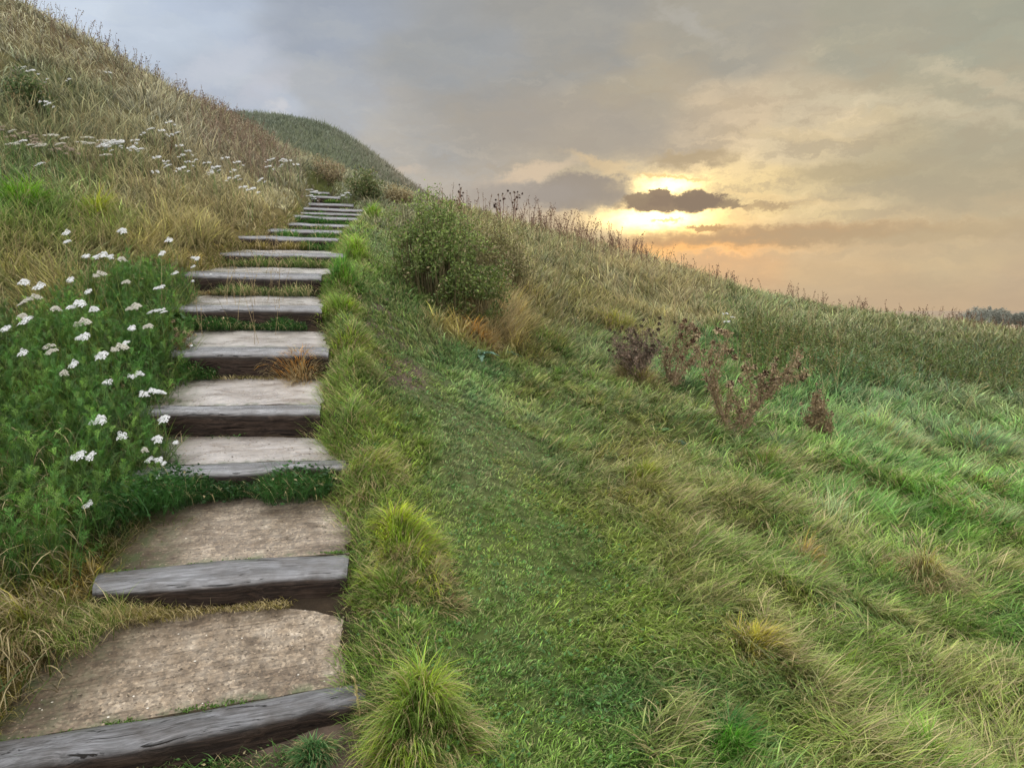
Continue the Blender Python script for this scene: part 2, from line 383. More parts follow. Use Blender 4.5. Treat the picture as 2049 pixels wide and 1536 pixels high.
def mat_wood():
    m, nt, out = newmat('weathered_sleeper_wood'); L = nt.links.new
    tc = nt.nodes.new('ShaderNodeTexCoord').outputs['Object']
    att = nt.nodes.new('ShaderNodeAttribute'); att.attribute_name = 'Col'
    sep = nt.nodes.new('ShaderNodeSeparateColor'); L(att.outputs['Color'], sep.inputs[0])   # r: top face, g: damp dark
    wob = nt.nodes.new('ShaderNodeVectorMath'); wob.operation = 'ADD'
    nz = nt.nodes.new('ShaderNodeTexNoise'); nz.inputs['Scale'].default_value = 2.5; L(tc, nz.inputs['Vector'])
    sc2 = nt.nodes.new('ShaderNodeVectorMath'); sc2.operation = 'SCALE'; sc2.inputs['Scale'].default_value = .09; L(nz.outputs['Color'], sc2.inputs[0])
    L(tc, wob.inputs[0]); L(sc2.outputs[0], wob.inputs[1])
    g1 = noise(nt, mapping(nt, wob.outputs[0], (3.5, 75, 75)), 1, 9, .72, .5)
    g2 = noise(nt, mapping(nt, wob.outputs[0], (13, 260, 260)), 1, 5, .75)
    cr = noise(nt, mapping(nt, wob.outputs[0], (2.0, 34, 34), loc=(3, 1, 7)), 1, 7, .68, .8)
    blot = noise(nt, tc, 6, 5, .6)
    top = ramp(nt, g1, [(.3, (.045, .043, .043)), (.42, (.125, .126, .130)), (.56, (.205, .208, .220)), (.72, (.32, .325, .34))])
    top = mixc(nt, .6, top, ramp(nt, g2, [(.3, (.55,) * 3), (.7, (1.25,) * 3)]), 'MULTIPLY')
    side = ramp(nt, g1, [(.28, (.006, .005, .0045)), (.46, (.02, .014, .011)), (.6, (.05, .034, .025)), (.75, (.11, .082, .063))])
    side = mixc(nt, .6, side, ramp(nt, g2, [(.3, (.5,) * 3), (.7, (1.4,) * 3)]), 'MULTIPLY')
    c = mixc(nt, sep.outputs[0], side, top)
    crack = ramp(nt, cr, [(.36, (.0,) * 3), (.395, (1,) * 3)])
    c = mixc(nt, 1.0, c, mixc(nt, crack, (.10, .085, .07), (1, 1, 1)), 'MULTIPLY')
    c = mixc(nt, .8, c, ramp(nt, blot, [(.32, (.5, .44, .38)), (.6, (1.15, 1.15, 1.15))]), 'MULTIPLY')
    c = mixc(nt, mth(nt, 'MULTIPLY', sep.outputs[2], ramp(nt, blot, [(.45, (0,) * 3), (.58, (.85,) * 3)])), c, (.045, .06, .018))
    p = nt.nodes.new('ShaderNodeBsdfPrincipled'); L(c, p.inputs['Base Color'])
    r = mth(nt, 'SUBTRACT', .72, mth(nt, 'MULTIPLY', sep.outputs[1], ramp(nt, blot, [(.3, (.36,) * 3), (.7, (.54,) * 3)])))
    L(r, p.inputs['Roughness']); L(mth(nt, 'MULTIPLY_ADD', sep.outputs[1], .75, .1), p.inputs['Specular IOR Level'])
    h = mth(nt, 'ADD', mth(nt, 'MULTIPLY', g1, 1.0), mth(nt, 'ADD', mth(nt, 'MULTIPLY', crack, 1.6), mth(nt, 'MULTIPLY', g2, .35)))
    bn = bump(nt, h, 1.0, .009); L(mth(nt, 'MULTIPLY_ADD', sep.outputs[1], -.55, 1.0), bn.node.inputs['Strength']); L(bn, p.inputs['Normal']); L(p.outputs[0], out.inputs[0]); return m
M_wood = mat_wood()

# ------------------------------------------------------------------ vegetation zones (parameters by survey point)
# px, py, length, lodging, (sRGB green), dry fraction
ZN = [
 (900,1300,.045,.45,(92,126,56),.10),(1024,1100,.045,.5,(98,128,60),.12),(1000,900,.05,.5,(100,122,70),.14),(900,800,.055,.5,(96,120,70),.12),
 (1200,1450,.055,.5,(80,120,58),.08),(1050,1480,.05,.5,(90,124,58),.10),(760,1250,.06,.4,(88,116,48),.15),(1200,1200,.06,.6,(96,126,58),.14),
 (1330,1250,.10,.7,(96,124,56),.2),(1550,1250,.17,.85,(106,126,62),.35),(1450,1420,.13,.7,(86,116,56),.25),(1700,1450,.19,.9,(96,122,58),.32),(1900,1400,.2,.85,(108,132,62),.3),
 (1950,1150,.2,.85,(112,134,66),.35),(1900,1000,.22,.75,(82,134,56),.08),(1980,880,.28,.7,(104,136,76),.15),(1750,850,.3,.6,(100,138,80),.10),(1750,1080,.18,.8,(100,128,60),.25),
 (1600,980,.18,.8,(88,122,56),.2),(1400,1080,.13,.75,(98,118,60),.22),(1250,930,.16,.85,(108,116,58),.35),(1400,930,.2,.8,(92,118,56),.25),(1150,800,.13,.75,(92,114,60),.22),(1000,760,.1,.6,(86,120,70),.12),
 (1050,680,.22,.6,(96,104,54),.4),(980,640,.3,.35,(120,114,66),.6),(1200,600,.28,.5,(112,114,66),.5),(1100,500,.3,.4,(112,116,74),.5),(1200,700,.2,.75,(92,116,58),.3),
 (1350,600,.36,.45,(126,122,78),.62),(1250,540,.36,.4,(128,122,80),.6),(1500,630,.3,.4,(92,112,58),.3),(1450,700,.22,.5,(66,110,50),.12),(1550,800,.25,.5,(74,118,56),.12),
 (1750,640,.36,.35,(92,108,60),.3),(1750,760,.3,.4,(58,104,56),.08),(1950,740,.3,.4,(62,98,50),.12),(1980,660,.36,.35,(92,104,60),.3),(2100,1200,.2,.8,(90,130,66),.25),
 (765,900,.08,.5,(96,122,54),.15),(745,640,.08,.5,(84,108,54),.2),(740,500,.1,.4,(84,118,50),.12),(725,425,.12,.4,(92,118,48),.15),(720,385,.14,.4,(92,112,50),.25),
 (40,1290,.26,.7,(112,108,48),.6),(200,1230,.2,.75,(112,100,46),.6),(40,1080,.2,.6,(76,98,36),.25),(100,880,.22,.4,(72,100,34),.15),(250,960,.12,.4,(42,62,28),.08),(350,740,.14,.4,(50,68,34),.1),(100,720,.2,.4,(66,88,42),.2),
 (300,620,.18,.4,(66,92,40),.2),(100,560,.3,.5,(108,112,60),.45),(50,400,.3,.45,(74,114,38),.18),(150,430,.3,.45,(96,118,38),.3),(350,450,.34,.45,(118,114,60),.55),(520,440,.3,.5,(120,112,60),.6),
 (470,500,.2,.55,(108,100,46),.5),(580,400,.24,.5,(128,120,66),.6),(300,390,.34,.4,(104,102,58),.6),(250,260,.3,.4,(120,118,72),.55),(100,230,.3,.45,(98,110,62),.4),(20,180,.3,.45,(86,106,52),.3),
 (60,80,.3,.45,(122,116,74),.6),(300,180,.34,.4,(112,106,68),.6),(430,260,.38,.35,(104,92,62),.7),(500,310,.38,.35,(102,88,60),.75),(600,350,.28,.4,(96,106,54),.45),(640,340,.24,.4,(88,104,48),.35),(160,110,.32,.4,(120,112,74),.65),
 (850,420,.28,.4,(98,108,56),.4),(960,450,.3,.4,(104,110,60),.45),(830,620,.12,.5,(74,104,52),.2)]
Zx = np.array([[z[0], z[1]] for z in ZN], float); Zv = np.array([[z[2], z[3], *lin(z[4]), z[5]] for z in ZN])
_l = Zv[:, 2:5].mean(1, keepdims=True); Zv[:, 2:5] = Zv[:, 2:5] * .95 + _l * np.array([.12, .05, -.01])
Zv[:, 2:5] *= np.where((Zx[:, 0] < 650) & (Zx[:, 1] < 520), 1.12, 1.0)[:, None]
def zone(X, Y, Z):
    px, py = proj(X, Y, Z)
    px = px + (vnoise(X * 1.6, Y * 1.6, 61) - .5) * 130; py = py + (vnoise(X * 1.6, Y * 1.6, 62) - .5) * 60
    py = np.clip(py, -50, 1600); px = np.clip(px, -100, 2150)
    out = np.zeros((len(px), Zv.shape[1])); ws = np.zeros(len(px))
    for k in range(len(Zx)):
        ysc = np.where(py > 800, 1.0, 1.6)
        d2 = ((px - Zx[k, 0]) / 100) ** 2 + ((py - Zx[k, 1]) * ysc / 100) ** 2
        w = 1 / (d2 + .12) ** 2.6
        out += w[:, None] * Zv[k]; ws += w
    return out / ws[:, None]
STRAW = lin((200, 184, 138)); BROWN = lin((140, 116, 80)); PALE = lin((206, 196, 160)); RUST = lin((150, 96, 46))
KA = 1.72   # albedo scale
def gscale(X, Y): return np.hypot(X, Y)

def scatter_tufts(n, rmin, rmax, azr, power=2.0):
    """tuft centres; density ~ r^-power"""
    u = rng.uniform(0, 1, n)
    if abs(power - 2) < 1e-6: r = rmin * (rmax / rmin) ** u
    else:
        e = 2 - power; r = (rmin ** e + u * (rmax ** e - rmin ** e)) ** (1 / e)
    a = rng.uniform(-azr, azr, n)
    return r * np.sin(a), r * np.cos(a)

def grow(mb, X, Y, per, spread, lenmul=1.0, segs=3, mask=True, wmul=1.0, bright=1.0):
    Z = hz(X, Y); zp = zone(X, Y, Z)
    d, _ = corridor(X, Y)
    if mask:
        keep = d > .03
        # bare earth patches beside the steps
        X, Y, Z, zp, d = X[keep], Y[keep], Z[keep], zp[keep], d[keep]
    n = len(X)
    px, py = proj(X, Y, Z)
    r = np.hypot(X, Y)
    Lt = zp[:, 0] * rng.uniform(.65, 1.3, n) * lenmul * (.65 + .7 * fbm(X * 1.1, Y * 1.1, 40, 3))
    Lt = np.where(zp[:, 0] < .075, Lt * .78, Lt)
    Lt = np.where((d < .25), np.minimum(Lt, .07 + .3 * d), Lt)
    lodge = zp[:, 1]
    base = zp[:, 2:5]
    # colour patches
    n1 = fbm(X * .9, Y * .9, 21, 3)[:, None]; n2 = fbm(X * 3.2, Y * 3.2, 31, 3)[:, None]; n3 = rng.uniform(0, 1, (n, 1))
    col = base * (.62 + .5 * n1 + .35 * n2)
    col = col * (1 + (sstep(.42, .6, n2) - .5) * np.array([[.26, .12, -.14]]))
    col = col * (.8 + .4 * n3)
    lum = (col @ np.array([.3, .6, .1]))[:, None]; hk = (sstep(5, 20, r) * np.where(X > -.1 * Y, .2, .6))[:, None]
    col = col * (1 - hk) + lum * np.array([1.02, 1.03, .72]) * hk  # greyed with distance: a haze tint put into the tuft colour
    sat = .0; col = col * (1 - sat) + lum * np.array([1.05, 1.0, .6]) * sat
    # tuft combing direction: downhill and towards lower right with swirls
    sw = (fbm(X * .55, Y * .55, 77, 2) - .5) * 7.5 + (vnoise(X * 2.3, Y * 2.3, 78) - .5) * 2.4
    caz = np.where(X > -.5, -.75, -1.9) + sw + rng.normal(0, .75, n)
    # blades
    idx = np.repeat(np.arange(n), per); N = len(idx)
    ra = rng.uniform(0, 2 * math.pi, N); rr = np.sqrt(rng.uniform(0, 1, N)) * spread * (.5 + r[idx] * .06) * (.5 + Lt[idx] * 4)
    bx = X[idx] + rr * np.cos(ra); by = Y[idx] + rr * np.sin(ra); bz = hz(bx, by) - .004
    dd, _ = corridor(bx, by); ok = dd > .0
    out_az = ra + rng.normal(0, .6, N); w = lodge[idx]
    vx = np.cos(out_az) * (1 - w) + np.cos(caz[idx] + rng.normal(0, .45, N)) * w * 1.2
    vy = np.sin(out_az) * (1 - w) + np.sin(caz[idx] + rng.normal(0, .45, N)) * w * 1.2
    az = np.arctan2(vy, vx)
    L = Lt[idx] * rng.uniform(.55, 1.15, N)
    th0 = np.abs(rng.normal(.12, .16, N)) + w * rng.uniform(.1, .8, N)
    th1 = th0 + rng.uniform(.2, 1.0, N) + w * rng.uniform(.4, 1.5, N)
    c = col[idx] * rng.uniform(.4, 1.4, (N, 1)) * np.where(rng.uniform(0, 1, (N, 1)) < .14, 1.75, .92)
    dry = rng.uniform(0, 1, N) < zp[idx, 5] * (.4 + 1.1 * n1[idx, 0]) * .8
    k = rng.uniform(0, 1, (N, 1)); dc = (STRAW * k + BROWN * (1 - k)) * rng.uniform(.55, 1.05, (N, 1))
    c = np.where(dry[:, None], dc * .5 + c * .5, c)
    lm = (c @ np.array([.3, .6, .1]))[:, None]; hf = (sstep(5, 16, r[idx]) * np.where(X > -.1 * Y, .2, .6)[idx])[:, None]; c = c * (1 - hf) + lm * np.array([1.0, 1.04, .76]) * hf  # same distance haze tint, put into the blade colour
    tipc = np.where((rng.uniform(0, 1, N) < .3)[:, None], c * .45 + STRAW * .42, c * 1.15)
    wd = np.maximum(rng.uniform(.0032, .0075, N), r[idx] * rng.uniform(.0010, .0018, N)) * wmul
    wd = np.where(dry, wd * .75, wd)
    P = np.stack([bx, by, bz], -1)
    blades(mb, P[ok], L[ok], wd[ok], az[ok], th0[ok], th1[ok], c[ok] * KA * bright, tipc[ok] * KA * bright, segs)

# ================================================================== SETTING
# ground sheet
mb = MB()
ny, nx = GX.shape
idx = np.arange(ny * nx).reshape(ny, nx)
q = np.stack([idx[:-1, :-1], idx[:-1, 1:], idx[1:, 1:], idx[1:, :-1]], -1).reshape(-1, 4)
fX, fY, fZ = GX.ravel(), GY.ravel(), GZ.ravel()
rad = np.hypot(fX, fY)
zc = np.tile(np.array([.06, .065, .028]), (len(fX), 1))
near = rad < 45
zcol = zone(fX[near], np.maximum(fY[near], .5), fZ[near])[:, 2:5]
zc[near] = zcol * .45 + np.array([.03, .022, .012])
haze = sstep(60, 900, rad)[:, None]
farc = np.array([.10, .11, .07]) * (.7 + .6 * fbm(fX / 60, fY / 60, 8)[:, None])
zc = np.where(rad[:, None] > 60, farc, zc)
zc = zc * (1 - haze) + np.array([.25, .19, .13]) * haze
dcor, _ = corridor(fX, fY)
zc = np.where((dcor < .06)[:, None], np.array([.035, .024, .014]), zc)
# bare scuffed earth beside the steps
for (x, y, r_) in ((745, 590, .16), (760, 640, .2), (775, 665, .2), (795, 735, .22), (765, 655, .16), (610, 1530, .22)):
    p = find(x, y); dd = np.hypot(fX - p[0], (fY - p[1]) * .6)
    zc = np.where((dd < r_)[:, None], np.array([.11, .08, .06]), zc)
mb.add(np.stack([fX, fY, fZ], -1), q, None, zc)
ground = tag(link('ground', mb.mesh('ground'), M_soil), kind='structure')

# second mound behind
sil = [(250, 330), (330, 290), (400, 262), (455, 246), (490, 239), (540, 234), (590, 237), (640, 247), (690, 272), (735, 302), (780, 338), (825, 372), (862, 398), (910, 432), (960, 470), (1040, 540), (1150, 620), (1300, 690)]
YM = 52.0
sx = np.array([W(x + (14 if x > 600 else 0), y, YM)[0] for x, y in sil]); szz = np.array([W(x, y + 9, YM)[2] for x, y in sil])
def mound(X, Y):
    t = np.interp(X - (Y - YM) * .12, sx, szz)
    s = np.clip((Y - YM) / 24, -1.25, 1.25)
    return -8 + (t + 8) * np.cos(s * 1.2) ** 1.1 + (fbm(X * .35, Y * .35, 55) - .5) * .35
mx_, my_ = np.meshgrid(np.linspace(sx[0], sx[-1], 150), np.linspace(YM - 24, YM + 26, 110))
mb = MB(); ii = np.arange(mx_.size).reshape(mx_.shape)
q = np.stack([ii[:-1, :-1], ii[:-1, 1:], ii[1:, 1:], ii[1:, :-1]], -1).reshape(-1, 4)
mzz = mound(mx_, my_)
cc = np.array([.10, .115, .065]) * (.6 + .8 * fbm(mx_.ravel() * .5, my_.ravel() * .5, 57)[:, None])
mb.add(np.stack([mx_.ravel(), my_.ravel(), mzz.ravel()], -1), q, None, cc)
hill = tag(link('hill', mb.mesh('hill'), M_soil), kind='structure')
# its turf
mb = MB(); n = 60000
X = rng.uniform(sx[0], sx[-1], n); Y = rng.uniform(YM - 20, YM + 5, n); Z = mound(X, Y)
px, py = proj(X, Y, Z)
g = fbm(X * .5, Y * .9, 58, 4)[:, None]; g2 = fbm(X * 1.6, Y * 2.4, 59, 3)[:, None]
dryk = sstep(640, 860, px)[:, None] * .75 + .1
dryk = np.clip(dryk + (g2 - .5) * .8, 0, 1)
c = (lin((116, 126, 106)) * (1 - dryk) + lin((146, 138, 122)) * dryk) * (.55 + .9 * g) * rng.uniform(.75, 1.25, (n, 1))  # pale greyed tones: distance haze put into the turf colour
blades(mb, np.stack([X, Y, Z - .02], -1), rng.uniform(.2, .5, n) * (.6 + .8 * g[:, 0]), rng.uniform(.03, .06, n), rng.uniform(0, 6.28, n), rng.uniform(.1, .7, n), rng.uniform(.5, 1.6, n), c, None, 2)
tag(link('mound_grass', mb.mesh('mound_grass'), M_grass), 'short green and tan grass covering the far mound', 'grass', kind='stuff')

# ------------------------------------------------------------------ steps
ORD = ['lowest', 'second', 'third', 'fourth', 'fifth', 'sixth', 'seventh', 'eighth', 'ninth', 'tenth', 'eleventh', 'twelfth', 'thirteenth', 'fourteenth', 'fifteenth', 'sixteenth', 'topmost']
EXTRA = ['lowest step, wide grey sleeper at the bottom left corner with a broad gravelly tread', 'second step up, sleeper with split wavy grain and dark brown wet face',
 'third step up, pale sleeper edge above a fringe of dark green leaves', 'fourth step up, dark bare sleeper face with a small green weed at its foot',
 'fifth step up, tall black sleeper face with a straw tussock at its right end', 'sixth step up, dark sleeper half hidden by a strip of green leaves',
 'seventh step up, dark sleeper face with thin grass growing against it', 'eighth step up, bright wet sleeper edge above short grass',
 'ninth step up, bright wet edge starting the narrow upper flight', 'tenth step up, thin sleeper edge above a green strip of grass',
 'eleventh step up, short sleeper edge just below the longest bright edge of the upper flight', 'twelfth step up, longest bright thin sleeper edge of the upper flight',
 'thirteenth step up, dull thin sleeper edge right above the brightest one', 'fourteenth step up, dull sleeper edge with grass on its tread',
 'fifteenth step up, pale edge third from the top of the stairs', 'sixteenth step up, short pale edge second from the top', 'topmost step, tiny grey edge where the stairs meet the grass']
def bilerp(a, b, c, d, u, v):   # a,b front l/r ; c,d back l/r
    return (a * (1 - u) + b * u) * (1 - v) + (c * (1 - u) + d * u) * v
for i, s in enumerate(step3d):
    fl, fr, bl, br = s['fl'].copy(), s['fr'].copy(), s['bl'].copy(), s['br'].copy()
    Y0 = s['fr'][1]
    u = (fr - fl); u /= np.linalg.norm(u)
    exl = .22 if i != 1 else .06
    exr = .0 if i < 2 else .03
    fl -= u * exl; bl -= u * exl; fr += u * exr; br += u * exr
    Hn = max(s['hl'], s['hr']) + .09
    root = empty('timber_step', tuple((fl + fr) / 2 - np.array([0, 0, Hn])), EXTRA[i], 'step', 'timber edged steps climbing the hill')
    org = (fl + fr) / 2; ang = math.atan2(u[1], u[0])
    rot = np.array([[math.cos(-ang), -math.sin(-ang), 0], [math.sin(-ang), math.cos(-ang), 0], [0, 0, 1]])
    root.location = tuple(org); root.rotation_euler = (0, 0, ang)
    def loc(P): return (np.asarray(P) - org) @ rot.T
    # sleeper: closed swept section, dented and twisted along its length
    nU = 150 if i < 4 else 60
    us = np.linspace(0, 1, nU)
    Ls = np.linalg.norm(fr - fl)
    rings = []; rc = []
    for k, uu in enumerate(us):
        f = fl * (1 - uu) + fr * uu; b = bl * (1 - uu) + br * uu
        sx0 = uu * Ls + i * 7.3
        wv = (vnoise(sx0 * 3.1, 0, 4 + i) - .5); w2 = (vnoise(sx0 * 9, 3, 5 + i) - .5); w3 = (vnoise(sx0 * 26, 5, 6 + i) - .5)
        A = (.034 if i < 3 else .018)
        fdir = np.array([u[1], -u[0], 0])         # towards the walker
        f = f + np.array([0, 0, A * .8 * wv + .004 * w3]) + fdir * (A * w2 + .003 * w3)
        b = b + np.array([0, 0, A * .6 * (vnoise(sx0 * 2.3, 9, 8 + i) - .5)]) - fdir * A * (vnoise(sx0 * 4, 1, 12 + i) - .5)
        endf = sstep(0, .02, min(uu, 1 - uu)); rr = .012 + .006 * vnoise(sx0 * 5, 2, 3)
        top = b - f; tl = np.linalg.norm(top); td = top / tl
        dn = np.array([0, 0, -1.0])
        sec = []
        for v in np.linspace(1, .14, 9):       # weathered front face, ridged along the grain
            gr = (fbm(sx0 * 2.2, v * 13 + i, 140 + i, 3) - .5) * .014 + (vnoise(sx0 * 7, v * 40, 150) - .5) * .004
            sec.append(f + dn * (Hn * v if v > .2 else Hn * .14) + fdir * (gr - .006 * v + .004))
        sec += [f + dn * rr * .9 + td * rr * .2, f + td * rr * 1.5 + dn * .001]
        for v in np.linspace(.16, .93, 12):    # top with open grain and checks
            gr = (fbm(sx0 * 1.8, v * 14 + i, 160 + i, 3) - .5) * .010 + (vnoise(sx0 * 6, v * 46, 170) - .5) * .0035
            ck = -.010 * sstep(.72, .8, vnoise(sx0 * 1.7 + 3, v * 9 + i * 3, 180))
            sec.append(f + td * tl * v + np.array([0, 0, gr + ck]))
        sec += [b + dn * .014, b + dn * Hn]
        mid = (f + b) / 2 + dn * Hn * .5
        sec = [mid + (p - mid) * (.93 + .07 * endf) for p in sec]
        rings.append(sec)
        wetk = 1.0 if i >= 2 else (.62 if i == 1 else .15)
        mossk = 1.0 if i < 3 else .3
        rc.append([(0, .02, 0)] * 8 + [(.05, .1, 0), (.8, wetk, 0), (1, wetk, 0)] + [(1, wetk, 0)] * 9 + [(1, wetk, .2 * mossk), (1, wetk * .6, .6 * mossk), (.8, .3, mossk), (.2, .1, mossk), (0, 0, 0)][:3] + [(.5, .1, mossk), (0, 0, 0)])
    V = loc(np.array(rings).reshape(-1, 3)); nr = len(rings[0])
    qd = []
    for k in range(nU - 1):
        for j in range(nr - 1): qd.append((k * nr + j, (k + 1) * nr + j, (k + 1) * nr + j + 1, k * nr + j + 1))
    mb = MB(); mb.add(V, qd, None, np.array(rc).reshape(-1, 3))
    for k, flip in ((0, 1), (nU - 1, 0)):
        ring = V[k * nr:(k + 1) * nr]; cen = ring.mean(0)
        tr = [(nr, (j + 1) % nr, j) if flip else (nr, j, (j + 1) % nr) for j in range(nr)]
        mb.add(np.vstack([ring, cen]), None, tr, (.1, .1, 0))
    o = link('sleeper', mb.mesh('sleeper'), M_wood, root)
    # tread slab up to the foot of the next sleeper
    if i < len(step3d) - 1:
        nx_ = step3d[i + 1]
        nfl = nx_['fl'].copy(); nfr = nx_['fr'].copy()
        bk_l = nfl - np.array([0, 0, nx_['hl']]); bk_r = nfr - np.array([0, 0, nx_['hr']])
        dd_ = (bk_r - bk_l) / np.linalg.norm(bk_r - bk_l); bk_l = bk_l - dd_ * .25 + np.array([0, .06, 0]); bk_r = bk_r + dd_ * .08 + np.array([0, .06, 0])
        a = bl + np.array([0, .004, -.006]); b = br + np.array([0, .004, -.006])
        if i == 0: b = b + np.array([.02, 0, 0])
        nu, nv = 60, 40
        U, Vv = np.meshgrid(np.linspace(0, 1, nu), np.linspace(0, 1, nv))
        Uf, Vf = U.ravel()[:, None], Vv.ravel()[:, None]
        P = bilerp(a, b, bk_l, bk_r, Uf, Vf)
        P[:, 2] += (fbm(P[:, 0] * 6, P[:, 1] * 6, 60 + i) - .5) * .018 + (fbm(P[:, 0] * 30, P[:, 1] * 30, 90 + i) - .5) * .004
        rag = np.clip((Uf[:, 0] - .86) / .14, 0, 1) * (fbm(P[:, 1] * 9, P[:, 1] * 0 + i, 44, 4) - .35) * .16
        P[:, 0] -= np.maximum(rag, 0)
        e = np.minimum(np.minimum(Uf, 1 - Uf) * 5, 1)[:, 0]
        P[:, 2] -= (1 - e) ** 2 * .012
        dirt = np.clip(np.maximum(sstep(.62, 1.0, Vf[:, 0]) * .9, np.maximum(sstep(.90, 1.0, Uf[:, 0]) * .8, 1 - sstep(0.12, .42, Uf[:, 0]))) + (fbm(P[:, 0] * 7, P[:, 1] * 7, 33) - .5) * .5, 0, 1)
        if i >= 3: dirt *= .6 if i == 3 else .4
        wet = np.full(len(dirt), .18 if i == 0 else .35 if i == 1 else .85 if i < 5 else 1.0)  # wetness, also mixing in the painted sheen
        moss = np.clip(np.maximum(1 - sstep(0, .10, Vf[:, 0]), 1 - sstep(.1, .4, Uf[:, 0])) * .8, 0, 1)
        mb = MB(); ii = np.arange(nu * nv).reshape(nv, nu)
        qd = np.stack([ii[:-1, :-1], ii[:-1, 1:], ii[1:, 1:], ii[1:, :-1]], -1).reshape(-1, 4)
        mb.add(loc(P), qd, None, np.stack([dirt, wet, moss], -1))
        for edge in (ii[0], ii[-1], ii[:, 0], ii[:, -1]):   # skirt gives the slab its thickness
            E = P[edge]; m_ = len(E); V2 = np.vstack([E, E - np.array([0, 0, .07])])
            mb.add(loc(V2), [(k, k + 1, m_ + k + 1, m_ + k) for k in range(m_ - 1)], None, (1, 0, .3))
        link('tread', mb.mesh('tread'), M_conc, root)
        if i < 4:      # loose chippings and stones set in the surface
            m_ = (1500, 900, 400, 300)[i]; uu = rng.uniform(.04, .97, m_); vv = rng.uniform(.02, .98, m_)
            kk = (vv * (nv - 1)).astype(int) * nu + (uu * (nu - 1)).astype(int); Pp = loc(P[kk] + np.stack([rng.uniform(-.008, .008, m_), rng.uniform(-.008, .008, m_), np.zeros(m_)], -1))
            gm = MB(); r_ = rng.uniform(.0018, .0055, m_) * np.where(rng.uniform(0, 1, m_) < .05, 1.7, 1)
            oct_ = np.array([[1, 0, 0], [0, 1, 0], [-1, 0, 0], [0, -1, 0], [0, 0, .6], [0, 0, -.6]])
            V_ = Pp[:, None] + oct_[None] * r_[:, None, None] * rng.uniform(.6, 1.4, (m_, 6, 1))
            b_ = (np.arange(m_) * 6)[:, None]
            tt_ = np.concatenate([b_ + np.array(f) for f in ([0, 1, 4], [1, 2, 4], [2, 3, 4], [3, 0, 4])])
            gc = np.array([.26, .21, .155]) * rng.uniform(.25, 1.25, (m_, 1)); gc = np.where(rng.uniform(0, 1, (m_, 1)) < .03, np.array([.62, .58, .5]), gc)
            gm.add(V_.reshape(-1, 3), None, tt_, np.repeat(gc, 6, axis=0))
            link('gravel', gm.mesh('gravel'), M_stem, root)['kind'] = 'stuff'
        s['tread'] = (a, b, bk_l, bk_r)

# ================================================================== GRASS (nobody could count it)
Q = 1.0
mb = MB(); x, y = scatter_tufts(int(21000 * Q), 1.0, 9.0, R(58), 1.7); grow(mb, x, y, 13, .045, segs=3)
tag(link('grass', mb.mesh('grass'), M_grass), 'uneven green and straw grass over the near slope', 'grass', kind='stuff')
mb = MB(); x, y = scatter_tufts(int(26000 * Q), 8.5, 34.0, R(48), 2.0); grow(mb, x, y, 8, .05, segs=2)
tag(link('hillside_grass', mb.mesh('hillside_grass'), M_grass), 'longer dry and green grass on the upper hillside', 'grass', kind='stuff')
# long grass lodged in combed sheaves
def lodged(n, per, box, Lr, cols, dryk, name, label, wr=(.003, .006), base=(.7, 1.3)):
    mb = MB(); X, Y = scatter_tufts(n * 6, 1.6, 13, R(48), 1.5); Z = hz(X, Y); px, py = proj(X, Y, Z)
    k = (px > box[0] + 120 * (vnoise(X * 1.5, Y * 1.5, 3) - .5)) & (px < box[2]) & (py > box[1] + 60 * (vnoise(X * 1.5, Y * 1.5, 4) - .5)) & (py < box[3]) & (vnoise(X * 1.1, Y * 1.1, 91) > .28)
    X, Y = X[k][:n], Y[k][:n]; n = len(X); r = np.hypot(X, Y)
    caz = -.75 + (fbm(X * .8, Y * .8, 92, 2) - .5) * 7 + rng.normal(0, .9, n)
    idx = np.repeat(np.arange(n), per); N_ = len(idx)
    wd_ = .05 * rng.uniform(.4, 1.3, n); al = rng.normal(0, 1, N_) * wd_[idx]; ac = rng.uniform(-.05, .05, N_)
    bx = X[idx] - np.sin(caz[idx]) * al + np.cos(caz[idx]) * ac; by = Y[idx] + np.cos(caz[idx]) * al + np.sin(caz[idx]) * ac
    kind = vnoise(X * 1.9 + 7, Y * 1.9, 93); zc_ = zone(X, Y, hz(X, Y))[:, 2:5]
    cA, cB, cC = [vlin_(c) for c in cols]
    cc = np.where((kind > .68)[:, None], cA, np.where((kind > .36)[:, None], cB, cC)) * .62 + zc_ * .38
    c = cc[idx] * rng.uniform(.4, 1.6, (N_, 1)) * (.6 + .8 * rng.uniform(0, 1, (n, 1))[idx])
    dry = rng.uniform(0, 1, N_) < dryk * (.3 + 1.4 * kind[idx]); c = np.where(dry[:, None], STRAW * rng.uniform(.3, .85, (N_, 1)), c)
    P_ = np.stack([bx, by, hz(bx, by) + rng.uniform(0, .03, N_)], -1)
    L_ = rng.uniform(*Lr, n)[idx] * rng.uniform(.6, 1.15, N_)
    t0 = rng.uniform(*base, n)[idx] * rng.uniform(.5, 1.1, N_); t1 = t0 + rng.uniform(.4, 1.0, N_)
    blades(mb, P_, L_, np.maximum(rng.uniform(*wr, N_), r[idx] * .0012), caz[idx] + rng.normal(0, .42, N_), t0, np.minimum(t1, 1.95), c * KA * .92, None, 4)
    tag(link(name, mb.mesh(name), M_grass), label, 'grass', kind='stuff')
def vlin_(c): return np.array(lin(c))
lodged(2900, 26, (1290, 900, 2300, 1620), (.10, .24), ((130, 134, 76), (108, 132, 58), (86, 122, 50)), .2, 'lodged_grass', 'long straw and green grass lying in combed sheaves in the right field')
lodged(900, 22, (1080, 740, 1560, 1010), (.10, .2), ((128, 130, 70), (96, 122, 54), (82, 116, 48)), .2, 'lodged_turf_grass', 'olive grass lying in combed waves beyond the trodden turf')
